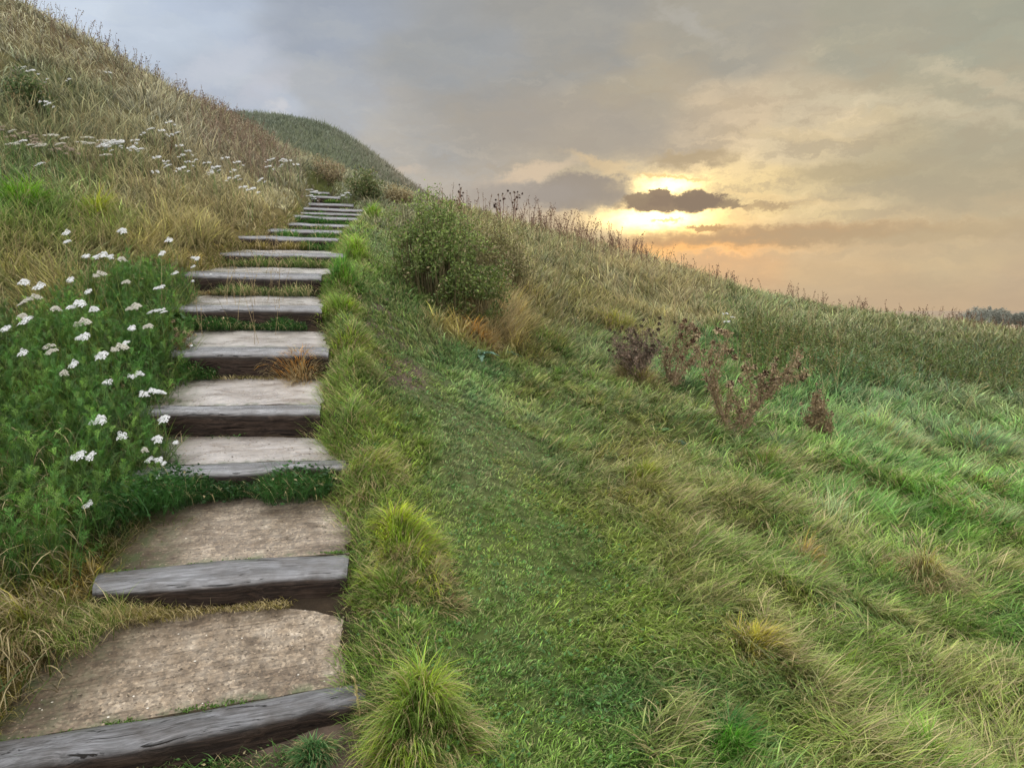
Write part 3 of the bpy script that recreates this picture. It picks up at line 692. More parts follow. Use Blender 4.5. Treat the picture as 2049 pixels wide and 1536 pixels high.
lodged(700, 30, (1640, 800, 2300, 1060), (.18, .3), ((138, 150, 112), (98, 136, 72), (84, 126, 62)), .1, 'lush_grass', 'lush bright green long grass at the right edge', (.004, .008), (.4, .9))
# close short turf of the trodden strip
mb = MB()
x, y = scatter_tufts(44000, 1.2, 8.5, R(50), 1.6)
z = hz(x, y); px, py = proj(x, y, z)
k = (zone(x, y, z)[:, 0] < .15)
grow(mb, x[k], y[k], 8, .05, lenmul=.85, segs=2)
tag(link('turf', mb.mesh('turf'), M_grass), 'short dense green turf of the worn strip beside the steps', 'grass', kind='stuff')
# tiny round herb leaves mixed into the turf
mb = MB(); X, Y = scatter_tufts(2600, 1.4, 8, R(48), 1.6); k = corridor(X, Y)[0] > .1; X, Y = X[k], Y[k]
idx = np.repeat(np.arange(len(X)), 7); N_ = len(idx); bx = X[idx] + rng.normal(0, .03, N_); by = Y[idx] + rng.normal(0, .03, N_)
a_ = rng.uniform(0, 6.28, N_)
leafs(mb, np.stack([bx, by, hz(bx, by) + rng.uniform(.01, .045, N_)], -1), np.stack([np.cos(a_), np.sin(a_), rng.uniform(0, .8, N_)], -1), rng.uniform(.012, .026, N_), .012, vlin_((74, 110, 56)) * rng.uniform(.5, 1.4, (N_, 1)) * KA * .7)
tag(link('turf_herbs', mb.mesh('turf_herbs'), M_leaf), 'small round herb leaves mixed into the turf', 'ground cover', kind='stuff')
# ================================================================== THINGS THAT GROW
def vlin(c): return np.array(lin(c))
def nrm(v): v = np.asarray(v, float); return v / (np.linalg.norm(v) + 1e-9)

# ---- tussocks
def tussock(px, py, rpx, hgt, n, col, label, droop=1.2, dryf=.2, name='grass_tussock', cat='grass tussock', tipd=.35, side=None, mound=.25, group='grass tussocks'):
    c0 = find(px, py); Rr = rpx * c0[1] / F
    ra = rng.uniform(0, 2 * math.pi, n); sd = int(px * 7 + py) % 997
    lobe = .4 + 1.0 * vnoise(np.cos(ra) * 1.6 + 5, np.sin(ra) * 1.6 + 5, sd)
    e = np.sqrt(rng.uniform(0, 1, n)); rr = e * Rr * .78 * lobe
    x = rr * np.cos(ra); y = rr * np.sin(ra)
    zt = hz(c0[0] + x, c0[1] + y) - c0[2]
    zm = zt + hgt * (mound + .15) * np.clip(1 - e ** 2, 0, 1) * (.6 + .8 * vnoise(x * 14, y * 14, sd))
    fa = (fbm(x * 5, y * 5, sd + 3, 2) - .5) * 9 - .9
    az0 = ra + rng.normal(0, .5, n); kk = rng.uniform(.2, .8, n)
    vx = np.cos(az0) * kk + np.cos(fa) * (1 - kk); vy = np.sin(az0) * kk + np.sin(fa) * (1 - kk) - .15
    az = np.arctan2(vy, vx)
    th0 = .1 + .7 * e ** 1.5 + rng.normal(0, .15, n); th1 = th0 + droop * rng.uniform(.5, 1.5, n)
    Ln = hgt * rng.uniform(.35, 1.15, n) * (1.05 - .3 * e) * (.4 + 1.1 * vnoise(x * 13, y * 13, sd + 5))
    clump = fbm(x * 11, y * 11, sd, 2)[:, None]
    zb = zone(np.array([c0[0]]), np.array([c0[1]]), np.array([c0[2]]))[0, 2:5]; cb = vlin(col) * .78 + zb * .18; cb = cb * .92 + cb.mean() * np.array([.09, .08, .02])
    c = cb * (.35 + 1.3 * clump) * rng.uniform(.5, 1.55, (n, 1)) * (1.1 - .3 * e[:, None])
    c = np.where(clump > .55, c * np.array([[1.15, 1.05, .7]]), c * np.array([[.9, 1, 1.05]]))
    dry = rng.uniform(0, 1, n) < dryf * (.4 + 1.2 * e)
    k = rng.uniform(0, 1, (n, 1)); c = np.where(dry[:, None], (STRAW * k + BROWN * (1 - k)) * .62, c)
    tip = np.where((rng.uniform(0, 1, n) < tipd)[:, None], c * .5 + STRAW * .28, c * 1.2)
    w = np.maximum(rng.uniform(.0022, .005, n), c0[1] * .0008)
    mb = MB()
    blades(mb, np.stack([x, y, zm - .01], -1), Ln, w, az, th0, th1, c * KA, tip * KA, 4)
    o = link(name, mb.mesh(name), M_grass, None, tuple(c0))
    return tag(o, label, cat, group)
TS = [
 (835, 1450, 165, .18, 2600, (104, 128, 46), 'large yellow-green tussock beside the lowest sleeper, widest of all by the steps', 1.4, .22),
 (800, 1085, 115, .15, 1900, (128, 150, 40), 'bright yellow-topped tussock on the right of the second tread', 1.3, .2),
 (850, 1150, 110, .13, 1100, (112, 120, 60), 'combed straw-tipped tussock behind the bright yellow one', 1.4, .5),
 (775, 1180, 90, .12, 1300, (104, 128, 40), 'olive tussock just right of the second sleeper end', 1.3, .25),
 (715, 975, 120, .13, 1700, (108, 128, 52), 'brown-tipped tussock drooping below the right end of the third sleeper', 1.7, .4),
 (700, 840, 80, .10, 1100, (108, 132, 52), 'low rounded tussock at the right end of the fourth sleeper', 1.3, .2),
 (700, 735, 88, .15, 1300, (100, 126, 44), 'arching green tussock right of the fifth sleeper, dark under its fringe', 1.6, .3),
 (598, 752, 62, .22, 1000, (168, 118, 62), 'small orange-brown tussock lying against the dark fifth sleeper', 1.5, .6),
 (710, 680, 85, .15, 1000, (104, 128, 50), 'spreading tussock between the fifth and sixth sleepers', 1.5, .3),
 (675, 625, 66, .17, 1100, (118, 146, 44), 'round bright tussock beside the sixth sleeper', 1.3, .2),
 (690, 560, 72, .22, 1300, (84, 132, 56), 'tall bluish green tussock beside the seventh sleeper', 1.3, .12),
 (700, 515, 50, .18, 700, (96, 132, 46), 'mid green tussock beside the eighth sleeper', 1.3, .15),
 (745, 437, 34, .22, 500, (100, 140, 44), 'small rounded tussock right of the upper flight', 1.3, .1),
 (1465, 1510, 100, .16, 1700, (50, 112, 40), 'dark emerald tussock at the bottom edge of the picture', 1.0, .05),
 (1850, 1530, 90, .16, 1000, (96, 134, 44), 'yellow-green tussock in the lower right corner', 1.1, .1),
 (620, 1525, 75, .12, 1000, (56, 100, 56), 'blue-green leafy tussock below the lowest sleeper', 1.4, .1),
 (330, 1535, 90, .09, 900, (86, 128, 58), 'low light green tussock in front of the lowest sleeper', 1.2, .15),
 (1295, 965, 62, .15, 900, (106, 122, 40), 'upright olive tussock on the turf left of the dock plant', 1.0, .2),
 (1850, 1170, 110, .26, 1100, (132, 128, 78), 'pale tangled tussock with bent straw blades on the right', 1.9, .6),
 (1610, 1140, 78, .18, 800, (150, 122, 64), 'flattened orange straw tussock in the right field', 1.8, .7),
 (1515, 1310, 90, .16, 1200, (122, 118, 44), 'golden olive tussock between dark turf and lodged grass', 1.4, .4),
 (1700, 1370, 80, .15, 800, (92, 118, 44), 'green tussock among combed straw near lower right', 1.2, .25),
 (1540, 940, 90, .2, 900, (96, 122, 56), 'grey-green tussock in front of the forked dead thistle', 1.5, .35),
 (1270, 760, 70, .25, 900, (124, 124, 72), 'straw-green tussock at the foot of the bushy brown thistle', 1.3, .5),
 (975, 672, 66, .5, 900, (148, 132, 96), 'tall straw-coloured tussock in front of the green bush', .8, .65),
 (1018, 645, 60, .42, 600, (140, 130, 88), 'thinner straw tussock just right of the tallest straw one', .8, .6),
 (965, 690, 60, .22, 700, (150, 108, 60), 'rusty drooping tussock below the tall straw one', 1.5, .6),
 (1100, 690, 90, .2, 800, (72, 112, 52), 'dark green drooping tussock right of the rusty one', 1.6, .2),
 (1240, 660, 80, .28, 800, (126, 128, 58), 'yellowish tussock on the slope above the bushy thistle', 1.2, .35),
 (50, 1275, 100, .2, 1000, (110, 116, 48), 'drooping straw tussock at the left edge beside the lowest tread', 1.9, .6),
 (250, 1250, 70, .10, 900, (128, 108, 52), 'short brown tussock at the left foot of the second sleeper', 1.6, .6),
 (50, 420, 70, .35, 900, (78, 124, 34), 'lush green tussock on the left bank under the flower band', 1.5, .1),
 (190, 440, 60, .32, 700, (122, 138, 36), 'yellow-green tussock on the left bank', 1.4, .2),
 (1760, 880, 90, .32, 900, (118, 150, 112), 'pale silvery-green spiky tussock in the lush grass', 1.1, .3),
 (1960, 900, 90, .3, 900, (112, 146, 104), 'silvery-green tussock at the right edge, bent over', 1.4, .25),
]
for t in TS: tussock(*t[:4], int(t[4] * 1.35), *t[5:7], droop=t[7], dryf=t[8])

# ---- strips of grass and leaves growing against the sleepers
def strip(i, u0, u1, n, hgt, col, leafy=.3, dryf=.2, front=0., out=1.0):
    """i = step whose front face the strip grows against"""
    s = step3d[i]
    fl, fr = s['fr'] * 0 + s['fl'], s['fr']; hb = (s['hl'] + s['hr']) / 2
    u = rng.uniform(u0, u1, n) + rng.normal(0, .02, n)
    edge = (fbm(u * 7, u * 0 + i, 12, 2))
    P = fl[None] * (1 - u[:, None]) + fr[None] * u[:, None]
    P[:, 2] -= hb + .015; P[:, 1] -= rng.uniform(0, 1, n) ** 1.5 * (.05 + hgt * 1.0 * edge) * out + front
    k = rng.uniform(0, 1, n) < leafy
    az = -math.pi / 2 + rng.normal(0, 1.0, n)
    c = vlin(col) * rng.uniform(.45, 1.5, (n, 1)) * (.6 + .8 * edge[:, None])
    dry = rng.uniform(0, 1, n) < dryf; c = np.where(dry[:, None], STRAW * rng.uniform(.4, .9, (n, 1)), c)
    g = ~k; m = g.sum()
    Hh = hgt * (.35 + 1.1 * edge)
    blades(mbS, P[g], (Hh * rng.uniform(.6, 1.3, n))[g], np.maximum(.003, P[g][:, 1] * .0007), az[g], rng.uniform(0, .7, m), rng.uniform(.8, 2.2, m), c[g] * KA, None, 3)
    m = k.sum()
    if m:
        Q_ = P[k].copy(); Q_[:, 2] += rng.uniform(0, .75, m) * Hh[k]
        D = np.stack([np.cos(az[k]), np.sin(az[k]), rng.uniform(-.2, .9, m)], -1)
        s_ = np.clip(Hh[k] * .25, .014, .03)
        leafs(mbL, Q_, D, s_, s_ * .45, c[k] * 1.0)
mbS = MB(); mbL = MB()
strip(0, -.05, 1.0, 1800, .07, (70, 104, 46), .15, .2, .03)
strip(1, .0, .75, 1500, .035, (108, 100, 46), .0, .55)
strip(1, .0, .25, 500, .08, (110, 110, 50), .0, .5)
strip(2, -.25, .98, 4600, .19, (46, 80, 34), .35, .06, 0, 1.7)
strip(2, -.3, .45, 1600, .20, (44, 78, 34), .5, .04, 0, 2.4)
strip(1, -.6, .12, 2200, .14, (84, 100, 42), .0, .35, 0, 2.4)
strip(1, -.1, .4, 700, .07, (100, 92, 44), .0, .5, 0, 1.6)
strip(2, .55, 1.1, 700, .12, (80, 104, 44), .1, .3)
strip(3, .3, .5, 60, .03, (60, 92, 40), .3, .1)
strip(4, -.2, .95, 900, .04, (88, 84, 44), .1, .4)
strip(4, -.3, .2, 900, .16, (52, 84, 34), .5, .1)
strip(5, -.1, .9, 2400, .12, (48, 82, 34), .45, .12)
strip(6, .1, .95, 1300, .13, (72, 92, 46), .05, .35)
strip(6, -.1, .5, 500, .07, (112, 88, 50), .0, .6)
strip(7, -.05, 1.0, 1500, .13, (78, 98, 46), .1, .25)
strip(8, -.05, .7, 1000, .13, (104, 96, 44), .05, .3)
strip(8, .6, 1.05, 500, .14, (62, 94, 40), .1, .1)
strip(9, .05, 1.05, 1300, .15, (62, 96, 38), .2, .1)
strip(10, .0, 1.05, 900, .12, (64, 94, 38), .1, .2)
strip(11, .0, 1.0, 1400, .15, (52, 88, 34), .2, .05)
strip(12, .0, 1.0, 900, .09, (56, 90, 36), .1, .1)
strip(13, .0, 1.0, 700, .09, (60, 94, 38), .1, .1)
strip(14, .2, 1.1, 600, .09, (76, 100, 40), .1, .15)
strip(15, .5, 1.3, 500, .12, (72, 104, 40), .1, .1)
strip(16, .0, 1.0, 400, .1, (64, 94, 38), .1, .1)
def fringe(side, y0, y1, n, lmax, col, dryf, off=(-.03, .16)):
    Yv = y0 + (y1 - y0) * rng.uniform(0, 1, n) ** 1.3
    xe = np.interp(Yv, sY, sXr if side > 0 else sXl)
    k = fbm(Yv * 3.1, Yv * 0, 5 + side, 3)
    X = xe + side * (rng.uniform(off[0], off[1], n) - .10 * (k - .45))
    Z = hz(X, Yv); zc_ = zone(X, Yv, Z)[:, 2:5]
    c = (vlin(col) * .5 + zc_ * .5) * rng.uniform(.45, 1.5, (n, 1)) * (.6 + .8 * k[:, None])
    dry = rng.uniform(0, 1, n) < dryf; c = np.where(dry[:, None], (STRAW * .5 + BROWN * .4) * rng.uniform(.4, 1, (n, 1)), c)
    az = np.where(rng.uniform(0, 1, n) < .6, (math.pi if side > 0 else 0) + rng.normal(0, .8, n), rng.uniform(0, 6.28, n))
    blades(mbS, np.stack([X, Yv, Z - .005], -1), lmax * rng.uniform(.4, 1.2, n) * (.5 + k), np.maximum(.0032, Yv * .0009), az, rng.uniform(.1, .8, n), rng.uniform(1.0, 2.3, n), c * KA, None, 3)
fringe(1, 2.2, 12.5, 9000, .10, (92, 116, 50), .25)
fringe(1, 2.1, 12.5, 9000, .14, (112, 138, 48), .25, (.02, .42))
fringe(-1, 2.3, 4.0, 2500, .10, (112, 104, 50), .5, (-.10, .16))
fringe(-1, 3.0, 12.5, 6000, .13, (74, 98, 44), .3, (-.08, .16))
# sprigs in the joint behind the two nearest sleepers
for i, us in ((0, (.18, .3, .34, .5, .55, .62, .98)), (1, (.02, .05, .1, .35, .5, .58, .93, .97)), (0, (.0, .05, .1))):
    s = step3d[i]
    for u in us:
        p = s['bl'] * (1 - u) + s['br'] * u; n = 60
        P = p + np.stack([rng.normal(0, .035, n), rng.normal(.004, .006, n), np.full(n, -.004)], -1)
        leafs(mbL, P, rng.normal(size=(n, 3)) * [1, 1, .3] + [0, 0, .5], .012, .006, vlin((84, 116, 44)) * rng.uniform(.5, 1.4, (n, 1)))
# encroaching low leaves over the left ends of the treads
tag(link('verge_grass', mbS.mesh('verge_grass'), M_grass), 'short grass growing against the faces of the sleepers', 'grass', kind='stuff')
tag(link('verge_leaves', mbL.mesh('verge_leaves'), M_leaf), 'small dark leaves growing against the sleepers', 'ground cover', kind='stuff')

# ---- feathery foliage bank left of the steps
mb = MB(); mbg = MB(); cnt = 0
poly = [(-120, 640), (120, 600), (300, 560), (390, 600), (380, 700), (400, 800), (370, 960), (300, 1050), (210, 1090), (150, 1180), (-120, 1240)]
def inpoly(x, y, P):
    r = False; j = len(P) - 1
    for i in range(len(P)):
        if (P[i][1] > y) != (P[j][1] > y) and x < (P[j][0] - P[i][0]) * (y - P[i][1]) / (P[j][1] - P[i][1]) + P[i][0]: r = not r
        j = i
    return r
while cnt < 860:
    x, y = rng.uniform(-3.6, -1.2), rng.uniform(2.3, 6.6); z = float(hz(x, y)); px, py = proj(x, y, z)
    if not inpoly(px, py, poly): continue
    d, _ = corridor(np.array([x]), np.array([y]))
    if d[0] < .0: continue
    cnt += 1
    H = (.16 + .22 * min(1, d[0] / .3)) * rng.uniform(.6, 1.15) * (1.0 if py > 720 else .8)
    dark = rng.uniform(.6, 1.3) * (.7 + .6 * float(vnoise(x * 3, y * 3, 5)))
    c = vlin((70, 110, 46)) * dark if rng.uniform() < .65 else vlin((96, 128, 54)) * dark
    lean = np.array([rng.normal(0, .12) + .12, rng.normal(0, .12) - .1, 1.0])
    k = int(5 + H * 16); t = np.sort(rng.uniform(.02, 1, k))
    P = np.array([x, y, z]) + lean * (t * H)[:, None]
    aa = rng.uniform(0, 6.28) + np.arange(k) * 2.4
    D = np.stack([np.cos(aa), np.sin(aa), rng.uniform(.6, 2.4, k)], -1)
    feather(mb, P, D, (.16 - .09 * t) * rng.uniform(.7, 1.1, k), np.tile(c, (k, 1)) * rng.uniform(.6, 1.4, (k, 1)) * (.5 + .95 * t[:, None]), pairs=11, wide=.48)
    tube(mb, [np.array([x, y, z]), np.array([x, y, z]) + lean * H * .5, np.array([x, y, z]) + lean * H], .002, .001, c * .8, 3)
tag(link('feathery_foliage', mb.mesh('feathery_foliage'), M_leaf), 'dense dark green feathery yarrow leaves left of the steps', 'foliage', kind='stuff')
# upright fresh grass among the feathery plants
n = 5200; xs, ys = rng.uniform(-3.6, -1.1, n), rng.uniform(2.2, 6.8, n); zs = hz(xs, ys); qx, qy = proj(xs, ys, zs)
k = (qx < 400) & (qy > 600) & (corridor(xs, ys)[0] > .02) & (vnoise(xs * 2.5, ys * 2.5, 66) > .35); m = k.sum()
mb = MB(); gk = vnoise(xs * 1.8, ys * 1.8, 67)[k][:, None]
blades(mb, np.stack([xs, ys, zs], -1)[k], rng.uniform(.18, .42, m), rng.uniform(.0035, .007, m), rng.uniform(0, 6.28, m), rng.uniform(0, .3, m), rng.uniform(.3, 1.5, m), (vlin((66, 94, 38)) * (1 - gk) + vlin((112, 124, 54)) * gk) * rng.uniform(.5, 1.4, (m, 1)), None, 5)
tag(link('bank_grass', mb.mesh('bank_grass'), M_grass), 'upright fresh green grass among the feathery leaves on the left bank', 'grass', kind='stuff')
# bent straw leaves hanging out of that bank
n = 260
zz = [find(x, y, .16) for x, y in zip(rng.uniform(-20, 150, n), rng.uniform(840, 1330, n))]
P = np.array(zz) + np.stack([rng.normal(0, .03, n), rng.normal(-.05, .03, n), rng.uniform(.0, .16, n)], -1)
mb = MB(); blades(mb, P, rng.uniform(.14, .34, n), rng.uniform(.004, .008, n), rng.uniform(-2.6, -.3, n), rng.uniform(0, .8, n), rng.uniform(1.8, 3.2, n), STRAW * rng.uniform(.35, .95, (n, 1)), None, 6)
tag(link('withered_blades', mb.mesh('withered_blades'), M_grass), 'bent withered straw blades hanging over the left bank', 'grass', kind='stuff')

# ---- yarrow
def disc(mb, c, r, nrm_, col, k=6):
    nrm_ = nrm(nrm_); a = nrm(np.cross(nrm_, (.3, .9, .2))); b = np.cross(nrm_, a)
    t = np.arange(k) * 2 * math.pi / k
    V = [c + nrm_ * r * .35] + [c + r * (a * math.cos(x) + b * math.sin(x)) for x in t]
    mb.add(V, None, [(0, j + 1, (j + 1) % k + 1) for j in range(k)], np.vstack([col * .97] + [col * .86] * k))
def make_head(mbH, mbS_, top, rad, white, detail=1.0, sub=6):
    """flat-topped cluster of small florets on forking stalks"""
    rad = rad * 1.12
    for s in range(sub):
        a = s * 2.4 + rng.uniform(-.4, .4); rr = rad * .68 * math.sqrt((s + .3) / sub)
        cen = top + np.array([rr * math.cos(a), rr * math.sin(a), -rr * .22 + .45 * rr * math.sin(a) + rng.uniform(-.08, .16) * rad])
        tube(mbS_, [top - np.array([0, 0, rad * 1.5]), (top - np.array([0, 0, rad * .7]) + cen) / 2, cen - np.array([0, 0, .003])], .0011, .0007, vlin((96, 112, 66)), 3)
        m = max(4, int(rng.uniform(13, 19) * detail)); sr = rad * rng.uniform(.28, .48)
        for k in range(m):
            b = k * 2.4; q_ = sr * math.sqrt((k + .2) / m)
            o_ = np.array([math.cos(b) * q_, math.sin(b) * q_, -(q_ ** 2) / sr * .75 + .3 * math.sin(b) * q_ + rng.uniform(-.001, .002)])
            disc(mbH, cen + o_, sr * rng.uniform(.24, .34) / math.sqrt(detail), (o_[0] / sr * .8, o_[1] / sr * .8 - .35, 1), white * rng.uniform(.86, 1.0), 6 if detail > .7 else 5)
def yarrow_variant(seed, H, heads, tone, detail=1.0, leaves=True):
    st, lf = MB(), MB(); hds = []
    bend = rng.normal(0, .03, 2)
    top = np.array([bend[0], bend[1], H])
    cS = vlin((88, 118, 60))
    ts = np.linspace(0, 1, 6); ax = np.array([[bend[0] * t * t, bend[1] * t * t, H * t] for t in ts])
    tube(st, ax, .0028, .0018, cS, 4)
    for j in range(heads):
        rad = rng.uniform(.036, .052) * (1 if j == 0 else .75)
        off = np.array([0, 0, 0]) if j == 0 else np.array([rng.uniform(.05, .08) * (-1) ** j, rng.uniform(-.03, .03), -rng.uniform(.005, .05)])
        tp = top + off
        if j: tube(st, [ax[4], (ax[4] + tp) / 2 + off * .25, tp - np.array([0, 0, rad * 1.4])], .0018, .0012, cS, 3)
        hd = MB(); hds.append(hd); make_head(hd, st, tp, rad, tone, detail, 7 if detail > .7 else 4)
    if leaves:
        k = 9; t = np.linspace(.12, .86, k); aa = np.arange(k) * 2.4 + seed
        P = np.stack([bend[0] * t * t, bend[1] * t * t, H * t], -1)
        feather(lf, P, np.stack([np.cos(aa), np.sin(aa), np.full(k, .8)], -1), .14 - .1 * t, np.tile(vlin((70, 112, 50)), (k, 1)), pairs=8 if detail > .7 else 4)
    return st.mesh('stem'), (lf.mesh('leaves') if leaves else None), [h.mesh('flower_head') for h in hds]
WHT = np.array([.76, .77, .77]); CREAM = np.array([.56, .54, .46]); TAN = np.array([.34, .27, .2])
near_v = {}
for heads in (1, 2, 3):
    near_v[heads] = [yarrow_variant(3 * v + heads, .45, heads, WHT) for v in range(3)]
cream_v = [yarrow_variant(40 + v, .45, 1 + v % 2, CREAM) for v in range(2)]
far_v = [yarrow_variant(60 + v, .45, 2 + v % 2, WHT, .5, True) for v in range(3)]
fcream_v = [yarrow_variant(80 + v, .45, 3, (TAN, CREAM)[v % 2], .5, True) for v in range(2)]
for vs in list(near_v.values()) + [cream_v, far_v, fcream_v]:
    for (a, b, c) in vs:
        a.materials.append(M_stem); b.materials.append(M_leaf); [h.materials.append(M_petal) for h in c]
def plant_yarrow(px, py, h, v, label, group, sc_=1.0, name='yarrow'):
    p = find(px, py, h)
    o = empty(name, tuple(p), label, 'flower', group)
    o.rotation_euler = (rng.normal(.02, .06), rng.normal(0, .06), rng.uniform(-.9, .9)); s = h / .45
    o.scale = (sc_ * s, sc_ * s, s)
    for nm, me in [('stem', v[0]), ('leaves', v[1])] + [('flower_head', h_) for h_ in v[2]]: link(nm, me, None, o)
    return o
G = 'white yarrow beside the lower steps'
YN = [
 (195, 832, 2, .42, 'white yarrow with two joined heads low on the left, above the triple cluster'),
 (197, 902, 3, .38, 'white yarrow with three big heads forming the largest cluster low on the left'),
 (340, 834, 2, .36, 'white yarrow head overhanging the left end of the fourth sleeper'),
 (320, 918, 3, .30, 'broad white yarrow head nearest the left end of the third sleeper'),
 (316, 953, 1, .24, 'single white yarrow head just below the broad one by the third sleeper'),
 (303, 876, 2, .34, 'white yarrow with two heads one above the other by the fourth tread'),
 (270, 865, 1, .36, 'small white yarrow head left of the stacked pair by the fourth tread'),
 (353, 884, 1, .24, 'small white yarrow reaching over the fourth tread'),
 (283, 897, 1, .30, 'thin creamy yarrow head between the larger heads by the third tread'),
 (330, 776, 3, .38, 'bright white yarrow with clustered heads left of the fifth tread'),
 (290, 744, 2, .42, 'white yarrow standing alone left of the fifth sleeper'),
 (203, 707, 2, .46, 'white yarrow with stacked heads on a tall stem in the middle of the bank'),
 (186, 720, 1, .42, 'looser white yarrow just left of the stacked heads'),
 (205, 760, 1, .40, 'drooping white yarrow head under the stacked ones'),
 (137, 742, 1, .42, 'small faded yarrow head above the dark feathery leaves'),
 (152, 667, 2, .48, 'white yarrow pair high in the middle of the bank'),
 (268, 654, 1, .42, 'small white yarrow head below the big one by the sixth step'),
 (270, 684, 1, .40, 'small white yarrow nodding left of the sixth step'),
 (328, 617, 3, .42, 'large white yarrow head left of the sixth step'),
 (304, 570, 2, .44, 'white yarrow with a tall double head left of the seventh step'),
 (214, 614, 1, .46, 'single white yarrow between the two large left clusters'),
 (175, 601, 2, .50, 'white yarrow with two neighbouring heads on the left bank'),
 (179, 582, 1, .50, 'flat white yarrow head just above the neighbouring pair'),
 (61, 636, 2, .50, 'white yarrow with two heads near the left edge'),
 (35, 629, 1, .50, 'faded white yarrow head beside the left edge pair'),
 (14, 654, 1, .50, 'white yarrow head cut by the left edge of the picture'),
 (55, 562, 1, .52, 'white yarrow head high near the left edge'),
 (114, 569, 1, .52, 'flat white yarrow head right of the high left one'),
 (145, 557, 1, .52, 'tiny white yarrow head among brown grass on the left'),
 (211, 507, 3, .50, 'wide white yarrow cluster on top of the left bank'),
 (246, 516, 2, .48, 'dull white yarrow right beside the wide bank-top cluster'),
 (168, 511, 1, .50, 'small white yarrow left of the wide bank-top cluster'),
 (314, 503, 2, .44, 'white yarrow on the bank top left of the eighth step'),
 (152, 464, 1, .5, 'thin white yarrow head in the yellow grass, far left of the ninth step'),
 (124, 481, 1, .5, 'thin white yarrow head below the one in yellow grass'),
 (257, 459, 2, .46, 'pair of thin white yarrow heads against dry grass'),
 (357, 479, 1, .42, 'small yarrow in front of the brown grass'),
 (376, 513, 1, .38, 'white yarrow left of the eighth tread, upper of the small group'),
 (397, 521, 2, .36, 'white yarrow left of the eighth tread, right of the small group'),
 (365, 545, 1, .34, 'white yarrow low beside the seventh sleeper'),
 (383, 561, 1, .28, 'tiny white yarrow by the left end of the seventh sleeper'),
 (424, 549, 1, .20, 'small white yarrow touching the seventh tread'),
 (398, 534, 1, .32, 'lower white yarrow of the small group by the eighth step'),
 (388, 694, 1, .22, 'small white yarrow over the left end of the fifth sleeper'),
 (311, 969, 1, .2, 'tiny white yarrow head lowest beside the third sleeper'),
 (75, 700, 1, .44, 'faint white yarrow near the left edge above the dark leaves')]
for k, (x, y, hd, h, lab) in enumerate(YN):
    v = near_v[hd][k % 3]
    if 'faded' in lab or 'creamy' in lab or 'dull' in lab: v = cream_v[k % 2]
    plant_yarrow(x, y, h * .92, v, lab, G, (1.0 if hd == 3 else .86) * rng.uniform(.72, 1.12))
for k, (x, y) in enumerate(((118, 614), (265, 610), (283, 612), (230, 690), (90, 690), (160, 640), (110, 700), (60, 590), (250, 560), (200, 545), (300, 650), (30, 600))):
    plant_yarrow(x, y, .4, cream_v[k % 2], 'faded brownish yarrow head among the white ones on the left bank', 'faded yarrow on the left bank', .9)
plant_yarrow(200, 1003, .26, near_v[1][0], 'greenish budding yarrow alone at the corner above the second tread', G, .8)
FARW = [(245 + rng.uniform(-42, 42), 290 + rng.uniform(-11, 11)) for _ in range(20)] + [(12, 259), (60, 135), (68, 139), (102, 158), (97, 205), (103, 208), (145, 158), (222, 147), (346, 243), (296, 265), (311, 258), (322, 259), (355, 270), (366, 267),
  (316, 313), (335, 322), (350, 330), (365, 334), (372, 338), (315, 344), (381, 319), (390, 318), (420, 325), (425, 333), (436, 342), (445, 335), (463, 350), (472, 340), (466, 316), (478, 322), (432, 345), (495, 374), (503, 376), (470, 355),
  (97, 327), (375, 300), (378, 310), (370, 292), (40, 280), (548, 322), (556, 318), (566, 318), (576, 320), (586, 322), (540, 330), (560, 328), (596, 330), (530, 357)]
for k, (x, y) in enumerate(FARW):
    lab = 'small white yarrow in the dense white patch on the left bank' if k < 20 else 'small white yarrow scattered over the upper left hillside'
    plant_yarrow(x, y, .42, far_v[k % 3], lab, 'white yarrow in the dense patch' if k < 20 else 'white yarrow scattered on the hillside', rng.uniform(.75, 1.1))
for k in range(24):
    x = rng.uniform(0, 210); y = 266 + x * .12 + rng.uniform(-12, 24)
    plant_yarrow(x, y, .42, fcream_v[k % 2], 'faded tan yarrow in the brownish band on the left bank', 'faded yarrow in the brownish band', 1.05)
for (x, y, h) in ((622, 378, .35), (628, 382, .35), (620, 390, .3), (631, 398, .25), (690, 388, .3), (697, 386, .3), (685, 391, .3)):
    plant_yarrow(x, y, h, far_v[1], 'tiny white yarrow at the edge of the topmost steps', 'yarrow by the topmost steps', 1.5)
for (x, y) in ((1452, 627), (1461, 634), (1464, 642)):
    plant_yarrow(x, y, .3, far_v[0], 'pale yarrow spot in the grass of the right field', 'yarrow in the right field', 1.3)

